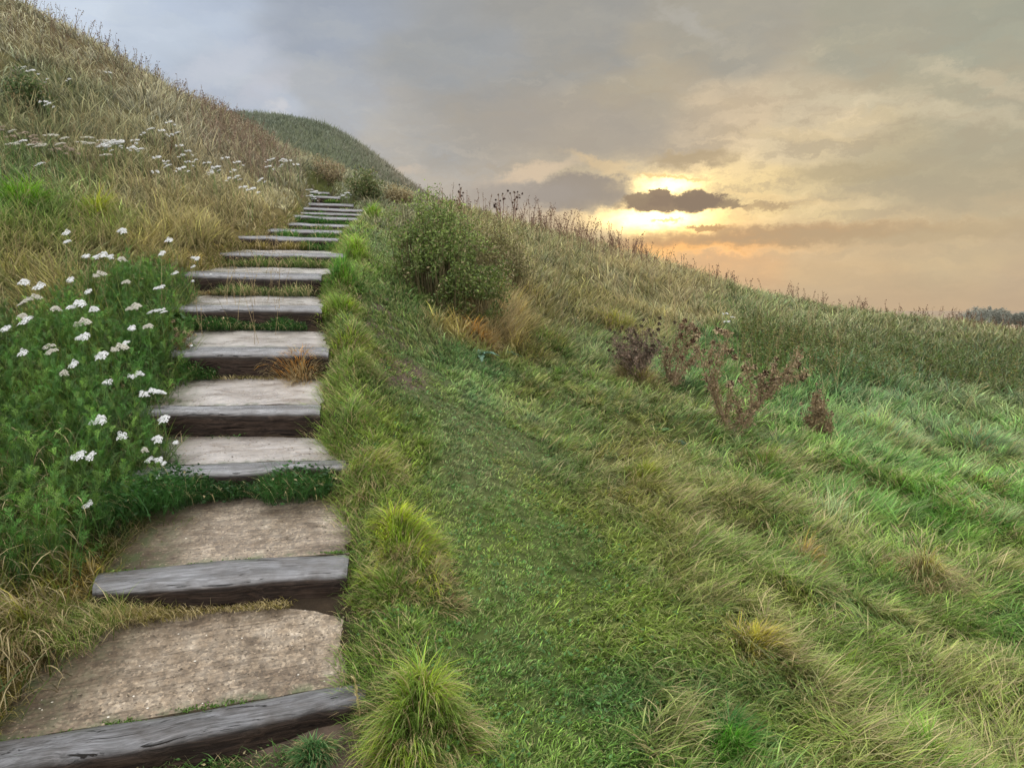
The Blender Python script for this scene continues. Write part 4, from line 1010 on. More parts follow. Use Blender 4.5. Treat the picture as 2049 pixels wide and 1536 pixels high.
# ---- shrubs
def shrub(px, py, wpx, hpx, label, n_leaf, n_stem, c1, c2, name='green_bush', depth=None, seed=1, leafsz=(.022, .045), straw=.1):
    c0 = find(px, py); Y = c0[1]; w = wpx * Y / F / 2; h = hpx * Y / F
    st, lf = MB(), MB(); tips = []
    for k in range(n_stem):
        a = rng.uniform(0, 6.28); rr = rng.uniform(0, 1) ** .6
        e = np.array([math.cos(a) * rr * w, math.sin(a) * rr * w * .8, 0]); hh = h * (1 - .38 * rr ** 2) * rng.uniform(.55, 1.12)
        b = e * .8; t = np.linspace(0, 1, 6)[:, None]
        pts = b + (e - b) * t ** .8 + np.array([0, 0, hh]) * t + rng.normal(0, .012, (6, 3)) * t
        pts[:, 2] += hz(c0[0] + b[0], c0[1] + b[1]) - c0[2]
        tube(st, pts, .005, .0015, vlin((92, 84, 58)) * rng.uniform(.6, 1.2), 3); tips.append(pts)
    T = np.array(tips); n = n_leaf
    k = rng.integers(0, len(T), n); t = rng.uniform(.12, 1, n) ** .75 * 4.999; i0 = t.astype(int); f = (t - i0)[:, None]
    P = T[k, i0] * (1 - f) + T[k, np.minimum(i0 + 1, 5)] * f + rng.normal(0, .04, (n, 3)) * (1.3, 1.3, .8)
    D = rng.normal(size=(n, 3)) * [1, 1, .6] + [0, 0, .5]
    dens = fbm(P[:, 0] * 4 + seed, P[:, 2] * 4, seed, 3)[:, None]
    mixk = rng.uniform(0, 1, (n, 1)) * .6 + dens * .5
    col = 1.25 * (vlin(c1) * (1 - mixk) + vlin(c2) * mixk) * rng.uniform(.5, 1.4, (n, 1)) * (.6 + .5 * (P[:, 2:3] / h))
    dd = rng.uniform(0, 1, (n, 1)) < straw; col = np.where(dd, STRAW * .5, col)
    keep = dens[:, 0] > .34
    L_ = rng.uniform(*leafsz, n)
    leafs(lf, P[keep], D[keep], L_[keep], L_[keep] * .48, col[keep] * 1.1)
    o = empty(name, tuple(c0), label, 'bush')
    link('stems', st.mesh('stems'), M_stem, o); link('leaves', lf.mesh('leaves'), M_leaf, o)
    return o
shrub(898, 614, 245, 205, 'large leafy green bush standing right of the steps before the ridge', 27000, 260, (54, 78, 36), (122, 138, 70), leafsz=(.02, .042))
shrub(1000, 570, 150, 130, 'smaller straw-mixed bush leaning on the right side of the large bush', 7000, 130, (84, 92, 50), (128, 122, 76), seed=3, straw=.3)
shrub(735, 402, 74, 60, 'low dark bush beside the path beyond the upper flight', 3000, 50, (66, 84, 46), (104, 112, 66), seed=5, leafsz=(.03, .06))
shrub(795, 410, 60, 40, 'pale dry bush left of the large bush on the ridge', 1600, 40, (104, 98, 66), (140, 124, 90), seed=7, leafsz=(.03, .06), straw=.4)
shrub(55, 215, 80, 58, 'dark green bush on the upper left hillside', 2400, 40, (54, 76, 44), (86, 100, 56), seed=9, leafsz=(.03, .055))
shrub(660, 355, 70, 40, 'pinkish brown dry bush above the topmost steps', 1500, 60, (118, 100, 80), (140, 122, 96), seed=11, leafsz=(.03, .055), straw=.5)

# ---- leafy weeds across the right field
st, lf = MB(), MB(); n = 0
Pl, Dl, Ll, Cl = [], [], [], []
while n < 2000:
    px, py = rng.uniform(1480, 2200), rng.uniform(655, 815)
    edge = 665 + (px - 1480) * .03
    if py < edge or py > 760 + (px - 1480) * .07: continue
    p = find(px, py); n += 1
    h = rng.uniform(.22, .5); x, y, z = p
    lean = np.array([rng.normal(.04, .08), rng.normal(0, .08), 1])
    tube(st, [p, p + lean * h * .5, p + lean * h], .003, .0015, vlin((96, 92, 56)) * rng.uniform(.5, 1.1), 3)
    k = int(rng.integers(9, 16)); t = rng.uniform(.1, 1, k)
    Pl.append(p + lean * (t * h)[:, None]); a = rng.uniform(0, 6.28, k)
    Dl.append(np.stack([np.cos(a), np.sin(a), rng.uniform(-.3, .7, k)], -1)); Ll.append(rng.uniform(.03, .06, k) * (1.2 - .5 * t))
    c = vlin((84, 106, 46)) if rng.uniform() < .7 else vlin((116, 112, 60))
    Cl.append(np.tile(c * rng.uniform(.6, 1.25), (k, 1)) * rng.uniform(.7, 1.4, (k, 1)))
    if rng.uniform() < .05:
        q_ = p + lean * h; leafs(lf, np.tile(q_, (7, 1)), rng.normal(size=(7, 3)), .022, .014, vlin((50, 40, 34)))
Pl, Dl, Ll, Cl = map(np.concatenate, (Pl, Dl, Ll, Cl))
leafs(lf, Pl, Dl, Ll, Ll * .5, Cl)
tag(link('weed_stems', st.mesh('weed_stems'), M_stem), 'thin stems of the weed patch in the right field', 'weeds', kind='stuff')
tag(link('weed_leaves', lf.mesh('weed_leaves'), M_leaf), 'olive leaves of the weed patch in the right field', 'weeds', kind='stuff')

# ---- dry seed stalks
def stalks(n, gen, hr, col, name, label, seeds=6, clumpy=True):
    st, lf = MB(), MB(); P, D, Ls_ = [], [], []
    for _ in range(n):
        X, Y = gen(); z = float(hz(X, Y)); h = rng.uniform(*hr)
        lean = rng.normal(0, .2, 2); cur = rng.normal(0, .1, 2)
        t = np.linspace(0, 1, 5)[:, None]
        pts = np.array([X, Y, z]) + np.hstack([(lean * t + cur * t * t) * h, t * h])
        r0 = max(.0015, Y * .00022)
        tube(st, pts, r0 * 1.3, r0 * .7, vlin(col) * rng.uniform(.5, 1.1), 3)
        k = seeds + rng.integers(0, 5); tt = rng.uniform(.5, 1, k)
        P.append(pts[0] + (pts[-1] - pts[0]) * tt[:, None] + rng.normal(0, .008 + .0006 * Y, (k, 3))); D.append(rng.normal(size=(k, 3)) + [0, 0, 1]); Ls_.append(rng.uniform(.0016, .0026, k) * max(Y, 7))
    P, D, Ls_ = map(np.concatenate, (P, D, Ls_))
    leafs(st, P, D, Ls_, Ls_ * .55, np.tile(vlin(col), (len(P), 1)) * rng.uniform(.4, 1.1, (len(P), 1)))
    tag(link(name, st.mesh(name), M_stem), label, 'dry stalks', kind='stuff')
RX = [860, 1024, 1100, 1200, 1300, 1400, 1500, 1600, 1750, 1900, 2100]; RY = [17, 17.5, 18, 19, 20, 21, 22, 23, 24.5, 24.5, 26]
def g_ridge():
    while True:
        px = rng.uniform(860, 2150)
        if float(vnoise(px * .03, 0, 8)) + .25 > rng.uniform(): break
    Y = np.interp(px, RX, RY) + rng.uniform(-3, 1.0); a, _ = raydir(px, 600); return float(a * Y), float(Y)
def g_ridge2():
    px = rng.uniform(1040, 1290); Y = np.interp(px, RX, RY) + rng.uniform(-1.6, .8); a, _ = raydir(px, 600); return float(a * Y), float(Y)
stalks(110, g_ridge2, (.25, .8), (126, 98, 82), 'ridge_twigs', 'brown twiggy dead stems standing highest on the ridge left of the sun', 12)
stalks(420, g_ridge, (.2, .62), (124, 98, 78), 'ridge_seed_stalks', 'thin brown seed stalks along the right ridge', 6)
LX = [0, 100, 200, 300, 400, 500]; LY = [14.3, 14.9, 15.3, 16.9, 18, 20]
def g_left():
    px = rng.uniform(-50, 520); Y = np.interp(px, LX, LY) + rng.uniform(-2.5, .6); a, _ = raydir(px, 200); return float(a * Y), float(Y)
stalks(300, g_left, (.2, .55), (120, 102, 84), 'hill_seed_stalks', 'thin brown seed stalks along the upper left skyline', 5)
def g_brush():
    px = rng.normal(480, 55); Y = rng.uniform(12.5, 18.5); a, _ = raydir(px, 200); return float(a * Y), float(Y)
stalks(420, g_brush, (.22, .52), (142, 122, 104), 'brown_brush', 'dense purplish brown dead stalks below the left skyline', 9)
def g_field():
    px = rng.uniform(980, 1700); Y = rng.uniform(9, 17); a, _ = raydir(px, 600); return float(a * Y), float(Y)
stalks(220, g_field, (.3, .6), (170, 150, 112), 'straw_stalks', 'pale straw stalks on the slope below the right ridge', 4)
def g_bank():
    px = rng.uniform(0, 560); Y = rng.uniform(5.5, 11); a, _ = raydir(px, 400); return float(a * Y), float(Y)
stalks(300, g_bank, (.3, .6), (150, 132, 96), 'bank_stalks', 'pale dry stalks standing in the left bank', 4)

# ---- dead thistles with forked stems
def px_off(p0, Y0, x, y, dy=0.):
    return W(x, y, Y0 + dy) - p0
def dead_plant(base, lines, heads, label, name='dead_thistle', cat='thistle', col=(132, 112, 86), hcol=(186, 166, 134), hr=.034, fuzz=500, r0=.010, leafc=(154, 134, 104), twigs=3):
    p0 = find(*base); Y0 = p0[1]; o = empty(name, tuple(p0), label, cat)
    st, lf = MB(), MB(); tips = []
    for ln in lines:
        dys = np.cumsum(rng.normal(0, .04, len(ln))); pts = [px_off(p0, Y0, x, y, d_) for (x, y), d_ in zip(ln, dys)]
        pts = np.array(pts); t = np.linspace(0, len(pts) - 1, 9); i0 = np.minimum(t.astype(int), len(pts) - 2); f = (t - i0)[:, None]
        pp = pts[i0] * (1 - f) + pts[i0 + 1] * f + rng.normal(0, .004, (9, 3))
        tube(st, pp, r0 * rng.uniform(.7, 1), r0 * .35, vlin(col) * rng.uniform(.6, 1.1), 5); tips.append(pp)
        for _ in range(twigs):
            k = rng.integers(2, 8); d = nrm(pp[k + 1 if k < 8 else 8] - pp[k - 1]); d = nrm(d + rng.normal(0, .6, 3) * (1, .8, .6) + (0, 0, .5)); l = rng.uniform(.06, .2)
            tw_ = [pp[k], pp[k] + d * l * .5 + rng.normal(0, .006, 3), pp[k] + d * l + (0, 0, .02)]
            tube(st, tw_, r0 * .4, r0 * .2, vlin(col) * rng.uniform(.6, 1.1), 3)
            if rng.uniform() < .6: heads = list(heads) + [tw_[-1] + p0]
    T = np.array(tips).reshape(-1, 3); n = fuzz
    if n:
        P = T[rng.integers(0, len(T), n)] + rng.normal(0, .022, (n, 3)); P = P[P[:, 2] > 0]
        w_ = rng.uniform(.012, .042, len(P))
        leafs(lf, P, rng.normal(size=(len(P), 3)) + [0, 0, -.4], w_, w_ * .4, np.tile(vlin(leafc), (len(P), 1)) * rng.uniform(.4, 1.3, (len(P), 1)))
    for h in heads:
        c = px_off(p0, Y0, *h) if not isinstance(h, np.ndarray) else h - p0
        r_ = hr * rng.uniform(.7, 1.25); m = 46
        D = rng.normal(size=(m, 3)) + [0, 0, .25]
        cc = np.where(rng.uniform(0, 1, (m, 1)) < .45, vlin((70, 50, 40)), vlin(hcol)) * rng.uniform(.7, 1.2, (m, 1))
        hd = MB(); leafs(hd, np.tile(c, (m, 1)) + D * .002, D, r_, r_ * .42, cc); link('seed_head', hd.mesh('seed_head'), M_stem, o)
    link('stems', st.mesh('stems'), M_stem, o)
    if n: link('leaves', lf.mesh('leaves'), M_leaf, o)
    return o
dead_plant((1468, 872), [[(1462, 872), (1432, 805), (1408, 740), (1396, 695)], [(1458, 868), (1428, 790), (1418, 720), (1424, 700)], [(1455, 860), (1432, 780), (1446, 715), (1458, 668)], [(1436, 800), (1428, 750), (1440, 690)],
   [(1475, 872), (1515, 812), (1560, 768), (1612, 745)], [(1480, 868), (1530, 795), (1575, 745), (1600, 708)], [(1505, 822), (1502, 770), (1495, 730)], [(1518, 800), (1524, 755)], [(1538, 785), (1548, 742)], [(1470, 872), (1490, 830), (1530, 790), (1580, 755)],
   [(1462, 868), (1450, 820), (1465, 780)], [(1466, 870), (1480, 830), (1478, 800)]],
   [(1393, 699), (1408, 703), (1422, 724), (1435, 661), (1446, 664), (1450, 700), (1488, 737), (1523, 752), (1532, 747), (1548, 741), (1575, 742), (1601, 714), (1596, 730), (1612, 752), (1604, 757), (1462, 702), (1421, 776), (1470, 715)],
   'forked dead brown thistle spreading into a V in the right field', fuzz=4600)
dead_plant((1278, 768), [[(1275 + rng.uniform(-6, 6), 768), (1272 + dx * .5, 720), (1270 + dx, 690 + rng.uniform(-30, 22))] for dx in np.linspace(-48, 52, 26)],
   [(1215, 685), (1256, 678), (1262, 672), (1273, 652), (1287, 640), (1320, 637), (1319, 648), (1318, 660), (1307, 666), (1350, 645), (1245, 655), (1230, 665)], 'bushy vase-shaped purplish brown dead thistle left of the forked one',
   col=(106, 98, 86), hcol=(96, 86, 74), hr=.02, fuzz=5200, r0=.0055, leafc=(138, 118, 102), twigs=4)
dead_plant((1345, 768), [[(1342, 768), (1340, 720), (1352, 690), (1364, 655)], [(1346, 768), (1358, 715), (1372, 680), (1384, 652)], [(1348, 765), (1366, 725), (1380, 690), (1394, 668)], [(1344, 766), (1330, 730), (1334, 700)], [(1350, 768), (1372, 735), (1396, 705)]],
   [(1365, 652), (1376, 658), (1384, 650), (1392, 660), (1398, 668), (1355, 700), (1334, 698), (1386, 682)], 'straggly dead thistle between the bushy one and the forked one', fuzz=2600, hcol=(150, 122, 98))
dead_plant((1640, 884), [[(1628, 884), (1630, 840), (1636, 792)], [(1636, 884), (1640, 845), (1644, 805)], [(1632, 882), (1622, 850), (1616, 838)], [(1645, 884), (1656, 862), (1660, 845)], [(1640, 884), (1650, 830), (1640, 815)], [(1634, 884), (1634, 830), (1628, 800)]],
   [(1636, 792), (1644, 808)], 'stubby withered brown plant with curled leaves right of the forked thistle', name='withered_plant', cat='plant', fuzz=3600, leafc=(150, 130, 98), hr=.02, twigs=5)
dead_plant((925, 440), [[(922, 440), (920, 410), (922, 378)], [(926, 440), (930, 412), (918, 385)], [(922, 436), (914, 400)]], [(922, 377), (918, 384), (924, 392), (914, 402)], 'dark dead stalk poking above the large bush against the sky', fuzz=160, hr=.024, col=(96, 60, 50), hcol=(84, 64, 56), name='dead_stalk', cat='dead stalk')
dead_plant((1003, 452), [[(1003, 452), (1001, 420), (997, 392)], [(1004, 452), (1008, 415), (1006, 390)], [(1000, 450), (995, 425), (992, 410)]], [(997, 390), (1006, 388), (1001, 402), (992, 408), (1009, 398)], 'left of the two dark seed stalks rising from the ridge right of the bush', fuzz=120, hr=.028, col=(100, 62, 54), hcol=(84, 64, 58), name='dead_stalk', cat='dead stalk')
dead_plant((1028, 455), [[(1028, 455), (1027, 420), (1022, 388)], [(1029, 455), (1032, 418), (1038, 390)], [(1028, 430), (1030, 405), (1030, 386)]], [(1021, 387), (1029, 385), (1039, 391), (1034, 395), (1040, 396)], 'right of the two dark seed stalks rising from the ridge, forked at its top', fuzz=120, hr=.028, col=(100, 62, 54), hcol=(84, 64, 58), name='dead_stalk', cat='dead stalk')
dead_plant((345, 312), [[(342, 312), (344, 290), (347, 274)], [(345, 312), (347, 292), (350, 280)]], [(347, 273), (345, 284), (349, 281)], 'lone dark dead stalk among the flowers on the left bank', fuzz=120, hr=.024, col=(96, 60, 46), hcol=(70, 56, 44), name='dead_stalk', cat='dead stalk')
dead_plant((365, 720), [[(362 + dx * .3, 720), (362 + dx, 680 + abs(dx))] for dx in (-12, -4, 3, 9)], [], 'rusty brown twiggy weed at the left end of the fifth tread', fuzz=170, col=(110, 88, 66), leafc=(124, 96, 72), r0=.0025, hr=.012, name='brown_weed', cat='weed', twigs=6)

# ---- broad-leaved rosettes
def rosette(px, py, n, L0, w, col, label, name, cat='plant', lobes=True, up=.6, h=.0):
    p = find(px, py); mb = MB()
    for k in range(n):
        a = k * 2.4 + rng.uniform(-.3, .3); l = L0 * rng.uniform(.6, 1.15); d = np.array([math.cos(a), math.sin(a), up * rng.uniform(.3, 1.3)]); d /= np.linalg.norm(d)
        side = nrm(np.cross(d, (0, 0, 1))); c = vlin(col) * rng.uniform(.65, 1.3); m = 9; base_ = np.array([0, 0, rng.uniform(0, h)])
        V = []
        for j in range(m):
            t = j / (m - 1); ww = w * l * math.sin(math.pi * min(1, t * .92 + .06)) * (.65 + .35 * (j % 2) if lobes else 1)
            q_ = base_ + d * l * t + np.array([0, 0, -1]) * l * .45 * t * t; lift = np.array([0, 0, ww * .5 * rng.uniform(.6, 1.2)])
            V += [q_ - side * ww + lift, q_, q_ + side * ww + lift]
        f = []
        for j in range(m - 1): f += [(3 * j, 3 * j + 1, 3 * j + 4, 3 * j + 3), (3 * j + 1, 3 * j + 2, 3 * j + 5, 3 * j + 4)]
        cc = np.tile(c, (len(V), 1)); cc[1::3] *= 1.35; mb.add(V, f, None, cc)
    return tag(link(name, mb.mesh(name), M_leaf, None, tuple(p)), label, cat)
rosette(960, 712, 13, .2, .16, (98, 128, 108), 'left of two pale blue-green thistle rosettes below the rusty grass', 'thistle_rosette', up=.8)
rosette(1015, 712, 12, .2, .16, (84, 118, 96), 'right of two pale blue-green thistle rosettes below the rusty grass', 'thistle_rosette', up=.8)
rosette(1318, 868, 9, .2, .16, (60, 100, 56), 'dark green dock plant left of the forked thistle', 'dock_plant', lobes=False, up=1.0)
rosette(1348, 884, 6, .12, .2, (64, 96, 78), 'low round-leaved plant beside the dark dock', 'leafy_plant', lobes=False, up=.4)
rosette(490, 874, 14, .05, .2, (74, 108, 50), 'small green weed at the foot of the dark fourth sleeper', 'small_weed', 'weed', up=1.0)
rosette(1520, 672, 9, .25, .2, (50, 84, 42), 'dark green leafy clump in the right field beyond the thistles', 'leafy_plant', lobes=False, up=1.0)
rosette(410, 745, 14, .1, .25, (60, 92, 40), 'leafy weed hanging over the dark fifth sleeper', 'leafy_weed', 'weed', up=.6, h=.06)
rosette(350, 660, 16, .12, .22, (58, 92, 42), 'leafy weed left of the sixth step', 'leafy_weed', 'weed', up=.6, h=.1)

# ---- twig and a tall grass stem
p = find(455, 1052); mb = MB(); a_ = find(444, 1032); b_ = find(458, 1058)
tube(mb, [a_ + (0, 0, .03), (a_ + b_) / 2 + (.01, 0, .024), b_ + (0, 0, .02)], .0022, .0012, vlin((110, 76, 56)), 5)
tube(mb, [(a_ + b_) / 2 + (.01, 0, .024), (a_ + b_) / 2 + (-.02, .02, .05)], .0014, .0009, vlin((110, 76, 56)), 4)
tag(link('twig', mb.mesh('twig'), M_stem), 'thin brown twig lying on the third step down from the dark leaves', 'twig')['label'] = 'thin reddish brown twig lying on the second tread'
def tall_stem(base, pts, label):
    p0 = find(*base); Y0 = p0[1]; mb = MB(); P = [np.zeros(3)] + [px_off(p0, Y0, x, y) for x, y in pts]
    tube(mb, P, .003, .0016, vlin((190, 176, 120)), 4); e = P[-1]; d = nrm(P[-1] - P[-2]); n = 40
    leafs(mb, e - d * rng.uniform(0, .12, (n, 1)), d + rng.normal(0, .25, (n, 3)), .02, .006, vlin((206, 190, 140)) * rng.uniform(.7, 1.1, (n, 1)))
    tag(link('tall_grass', mb.mesh('tall_grass'), M_grass, None, tuple(p0)), label, 'tall grass', 'tall pale grass stems')
tall_stem((1915, 838), [(1935, 805), (1955, 770), (1963, 745)], 'tall pale grass stem standing above the lush grass at the right, straighter one')
tall_stem((1920, 838), [(1945, 800), (1965, 778), (1978, 771)], 'tall pale grass stem leaning right beside the straighter one')
tall_stem((722, 1445), [(716, 1400), (709, 1355)], 'single pale grass stem crossing the right end of the lowest sleeper')

# ---- far trees
for k, (x, ty) in enumerate(((1926, 630), (1938, 622), (1952, 617), (1966, 619), (1980, 616), (1994, 620), (2008, 618), (2020, 624), (2034, 628), (2047, 626), (2062, 632), (2080, 630))):
    Yt = 262 + (k * 37 % 11); a, b = raydir(x, ty); X = float(a) * Yt; zg = float(hz(X, Yt)); H = 1.12 * max(4.5, CAM[2] + float(b) * Yt - zg)
    if k == 0: print('TREE', zg, H)
    tr, cr = MB(), MB()
    tube(tr, [np.zeros(3), (0.1, 0, H * .35), (0, .1, H * .8)], .22, .07, vlin((120, 112, 100)), 6)
    for j in range(7):
        aa = rng.uniform(0, 6.28); tube(tr, [(0, 0, H * (.3 + j * .07)), (math.cos(aa) * H * .18, math.sin(aa) * H * .18, H * (.45 + j * .07))], .07, .03, vlin((120, 112, 100)), 4)
    n = 1500; u_ = rng.normal(size=(n, 3)); u_ /= np.linalg.norm(u_, axis=1)[:, None]
    kind = k % 3
    rad_ = rng.uniform(.35, 1, n)[:, None] ** .6; P = u_ * rad_ * np.array([H * .26, H * .26, H * .36]) + [0, 0, H * .62]
    if kind == 1: P[:, :2] *= (1.25 - (P[:, 2:3] / H)); 
    P = P[(fbm(P[:, 0] * .8 + k, P[:, 2] * .8, 70 + k, 2) > .36)]
    leafs(cr, P, rng.normal(size=P.shape), rng.uniform(.35, .7, len(P)), .3, np.tile(vlin((150, 152, 140)), (len(P), 1)) * rng.uniform(.6, 1.1, (len(P), 1)))  # pale grey leaves: distance haze put into the crown colour
    o = empty('tree', (X, Yt, zg - .2), 'small hazy tree in the treeline at the far right edge', 'tree', 'hazy treeline at the far right')
    link('trunk', tr.mesh('trunk'), M_stem, o); link('crown', cr.mesh('crown'), M_leaf, o)

# ================================================================== SKY, SUN, CAMERA
def sky_deg(x, y):
    a, b = raydir(x, y); return math.degrees(math.atan2(float(a), 1)), math.degrees(math.atan2(float(b), math.hypot(float(a), 1)))
world = bpy.data.worlds.new('World'); sc.world = world; world.use_nodes = True
nt = world.node_tree; nt.nodes.clear()
N = nt.nodes.new; L = nt.links.new
wout = N('ShaderNodeOutputWorld'); bg = N('ShaderNodeBackground'); L(bg.outputs[0], wout.inputs[0])
tcn = N('ShaderNodeTexCoord'); sep = N('ShaderNodeSeparateXYZ'); L(tcn.outputs['Generated'], sep.inputs[0])
DEG = 180 / math.pi
azn = mth(nt, 'MULTIPLY', mth(nt, 'ARCTAN2', sep.outputs[0], sep.outputs[1]), DEG)
eln = mth(nt, 'MULTIPLY', mth(nt, 'ARCSINE', sep.outputs[2]), DEG)
cmb = N('ShaderNodeCombineXYZ'); L(azn, cmb.inputs[0]); L(eln, cmb.inputs[1]); P0 = cmb.outputs[0]
def vm(op, a, b=None, scale=None):
    n = N('ShaderNodeVectorMath'); n.operation = op
    for k, v in enumerate((a, b)):
        if v is None: continue
        if isinstance(v, tuple): n.inputs[k].default_value = v
        else: L(v, n.inputs[k])
    if scale is not None:
        if isinstance(scale, (int, float)): n.inputs['Scale'].default_value = scale
        else: L(scale, n.inputs['Scale'])
    return n.outputs['Value'] if op in ('DOT_PRODUCT', 'LENGTH') else n.outputs[0]
def nz(vec, scale, detail=4, rough=.55, dist=0., color=False, d3=False):
    n = N('ShaderNodeTexNoise'); n.noise_dimensions = '3D' if d3 else '2D'; n.inputs['Scale'].default_value = scale; n.inputs['Detail'].default_value = detail
    n.inputs['Roughness'].default_value = rough; n.inputs['Distortion'].default_value = dist
    L(vec, n.inputs['Vector']); return n.outputs['Color'] if color else n.outputs[0]
def warped(base, scale, amp, stretch=(1, 1, 1), detail=5):
    m = N('ShaderNodeMapping'); m.inputs['Scale'].default_value = stretch; L(base, m.inputs['Vector'])
    c = nz(m.outputs[0], scale, detail, .7, 0, True)
    c = vm('SUBTRACT', c, (.5, .5, .5)); c = vm('MULTIPLY', c, amp)
    return vm('ADD', base, c)
Pw = warped(P0, .09, (9, 5, 0), (1, 2.2, 1), 2)
Pc = warped(P0, .45, (3.6, 1.9, 0), (1, 1.7, 1), 5)
SKY = [(-200, -100, (188, 200, 224)), (150, 30, (196, 206, 226)), (330, 90, (186, 196, 216)), (420, 170, (176, 184, 202)), (650, 60, (160, 166, 180)), (620, 220, (168, 171, 181)), (480, 230, (178, 184, 200)),
 (900, 120, (158, 159, 163)), (1000, 250, (163, 159, 155)), (860, 300, (170, 167, 166)), (820, 340, (186, 178, 170)), (1000, 330, (178, 170, 163)), (900, 380, (184, 176, 170)),
 (1150, 60, (160, 157, 154)), (1250, 200, (178, 167, 150)), (1450, 80, (166, 160, 150)), (1750, 60, (168, 163, 148)), (2050, 60, (165, 163, 148)), (1950, 250, (170, 163, 146)), (1600, 260, (202, 186, 162)),
 (1450, 250, (210, 189, 162)), (1780, 330, (186, 172, 146)), (2050, 400, (186, 170, 144)), (1700, 420, (208, 188, 152)), (1550, 370, (222, 198, 154)), (1200, 440, (206, 186, 156)), (1120, 300, (188, 174, 152)),
 (1900, 500, (200, 178, 146)), (1650, 520, (204, 178, 144)), (1450, 540, (212, 176, 138)), (1800, 590, (198, 172, 140)), (2050, 600, (190, 168, 142)), (1300, 520, (220, 178, 130)), (1150, 480, (200, 176, 150)),
 (900, 500, (190, 176, 162)), (400, 500, (180, 180, 185)), (-600, 200, (188, 198, 216)), (2800, 300, (168, 162, 150)), (2700, 620, (184, 170, 150)), (1000, -250, (170, 172, 178)), (1900, -250, (170, 170, 166))]
acc = None; wsum = None
Ps = vm('MULTIPLY', Pw, (1, 1.35, 0))
for (x, y, c) in SKY:
    a, e = sky_deg(x, y)
    d = vm('SUBTRACT', Ps, (a, e * 1.35, 0)); d2 = vm('DOT_PRODUCT', d, d)
    w = mth(nt, 'POWER', mth(nt, 'ADD', d2, 5.0), -2.4)
    lc = lin(c); col = vm('SCALE', tuple(float(v) for v in lc), None, w)
    acc = col if acc is None else vm('ADD', acc, col); wsum = w if wsum is None else mth(nt, 'ADD', wsum, w)
inv = mth(nt, 'DIVIDE', 1.0, wsum)
base = vm('SCALE', acc, None, inv)
base = vm('MULTIPLY', base, (1.04, 1.06, 1.03))
# streaky layered cloud everywhere
mp = N('ShaderNodeMapping'); mp.inputs['Scale'].default_value = (.035, .16, 1); mp.inputs['Rotation'].default_value = (0, 0, R(-9)); L(Pc, mp.inputs['Vector'])
s1 = nz(mp.outputs[0], 1.0, 5, .6)
mod = ramp(nt, s1, [(.3, (.94, .94, .945)), (.5, (1, 1, 1)), (.62, (1.06, 1.045, 1.01)), (.75, (1.13, 1.10, 1.04))])
base = mixc(nt, 1.0, base, mod, 'MULTIPLY')
mp2 = N('ShaderNodeMapping'); mp2.inputs['Scale'].default_value = (.12, .42, 1); mp2.inputs['Rotation'].default_value = (0, 0, R(7)); L(Pc, mp2.inputs['Vector'])
s2 = nz(mp2.outputs[0], 1.0, 4, .6)
base = mixc(nt, 1.0, base, ramp(nt, s2, [(.3, (.95, .955, .96)), (.5, (1, 1, 1)), (.7, (1.07, 1.055, 1.02))]), 'MULTIPLY')
def blob(x, y, rx, ry, vec=None, soft=.35, rot=0.):
    """1 inside an irregular cloud, 0 outside (radii given in photo pixels)"""
    a, e = sky_deg(x, y); k = DEG / F
    d = vm('SUBTRACT', vec or Pc, (a, e, 0))
    if rot:
        m = N('ShaderNodeVectorRotate'); m.rotation_type = 'Z_AXIS'; m.inputs['Angle'].default_value = R(rot); L(d, m.inputs['Vector']); d = m.outputs[0]
    d = vm('MULTIPLY', d, (1 / (rx * k), 1 / (ry * k), 0)); l = vm('LENGTH', d)
    n = N('ShaderNodeMapRange'); n.interpolation_type = 'SMOOTHSTEP'; n.inputs[1].default_value = 1 - soft; n.inputs[2].default_value = 1 + soft; n.inputs[3].default_value = 1; n.inputs[4].default_value = 0
    L(l, n.inputs[0]); return n.outputs[0]
def gauss(x, y, rx, ry, vec=None):
    a, e = sky_deg(x, y); k = DEG / F
    d = vm('SUBTRACT', vec or Pw, (a, e, 0)); d = vm('MULTIPLY', d, (1 / (rx * k), 1 / (ry * k), 0))
    return mth(nt, 'EXPONENT', mth(nt, 'MULTIPLY', vm('DOT_PRODUCT', d, d), -.5))
def addglow(b, m, c): return vm('ADD', b, vm('SCALE', c, None, m))
def over(b, m, c, k=1.0): return mixc(nt, mth(nt, 'MULTIPLY', m, k, clamp=True), b, tuple(float(v) for v in lin(c)))
cur = base
# pale streaks
for (x, y, rx, ry, c, k, rot) in ((1830, 215, 200, 14, (206, 194, 166), .75, 14), (1980, 165, 90, 12, (206, 194, 166), .7, 25), (1730, 240, 60, 10, (212, 194, 158), .6, -8), (1375, 45, 60, 14, (184, 180, 172), .5, 30),
    (450, 130, 80, 22, (200, 204, 214), .6, -25), (530, 170, 50, 20, (196, 198, 208), .55, -40), (560, 215, 22, 12, (214, 212, 214), .6, 10), (1640, 275, 120, 12, (206, 186, 150), .6, 8), (1720, 405, 60, 16, (212, 190, 152), .6, -6),
    (1540, 395, 90, 10, (222, 192, 146), .5, 12), (2030, 400, 40, 14, (202, 180, 146), .6, 0), (800, 338, 45, 8, (206, 190, 172), .6, 0)):
    cur = over(cur, blob(x, y, rx, ry, Pc, .8, rot), c, k)
# glow round the sun
cur = addglow(cur, gauss(1360, 380, 190, 62, Pc), (.16, .105, .03))
cur = addglow(cur, gauss(1500, 320, 260, 40, Pc), (.07, .05, .02))
cur = addglow(cur, gauss(1335, 364, 76, 20, Pc), (.34, .24, .08))
cur = addglow(cur, gauss(1320, 440, 100, 19, Pc), (.6, .40, .10))
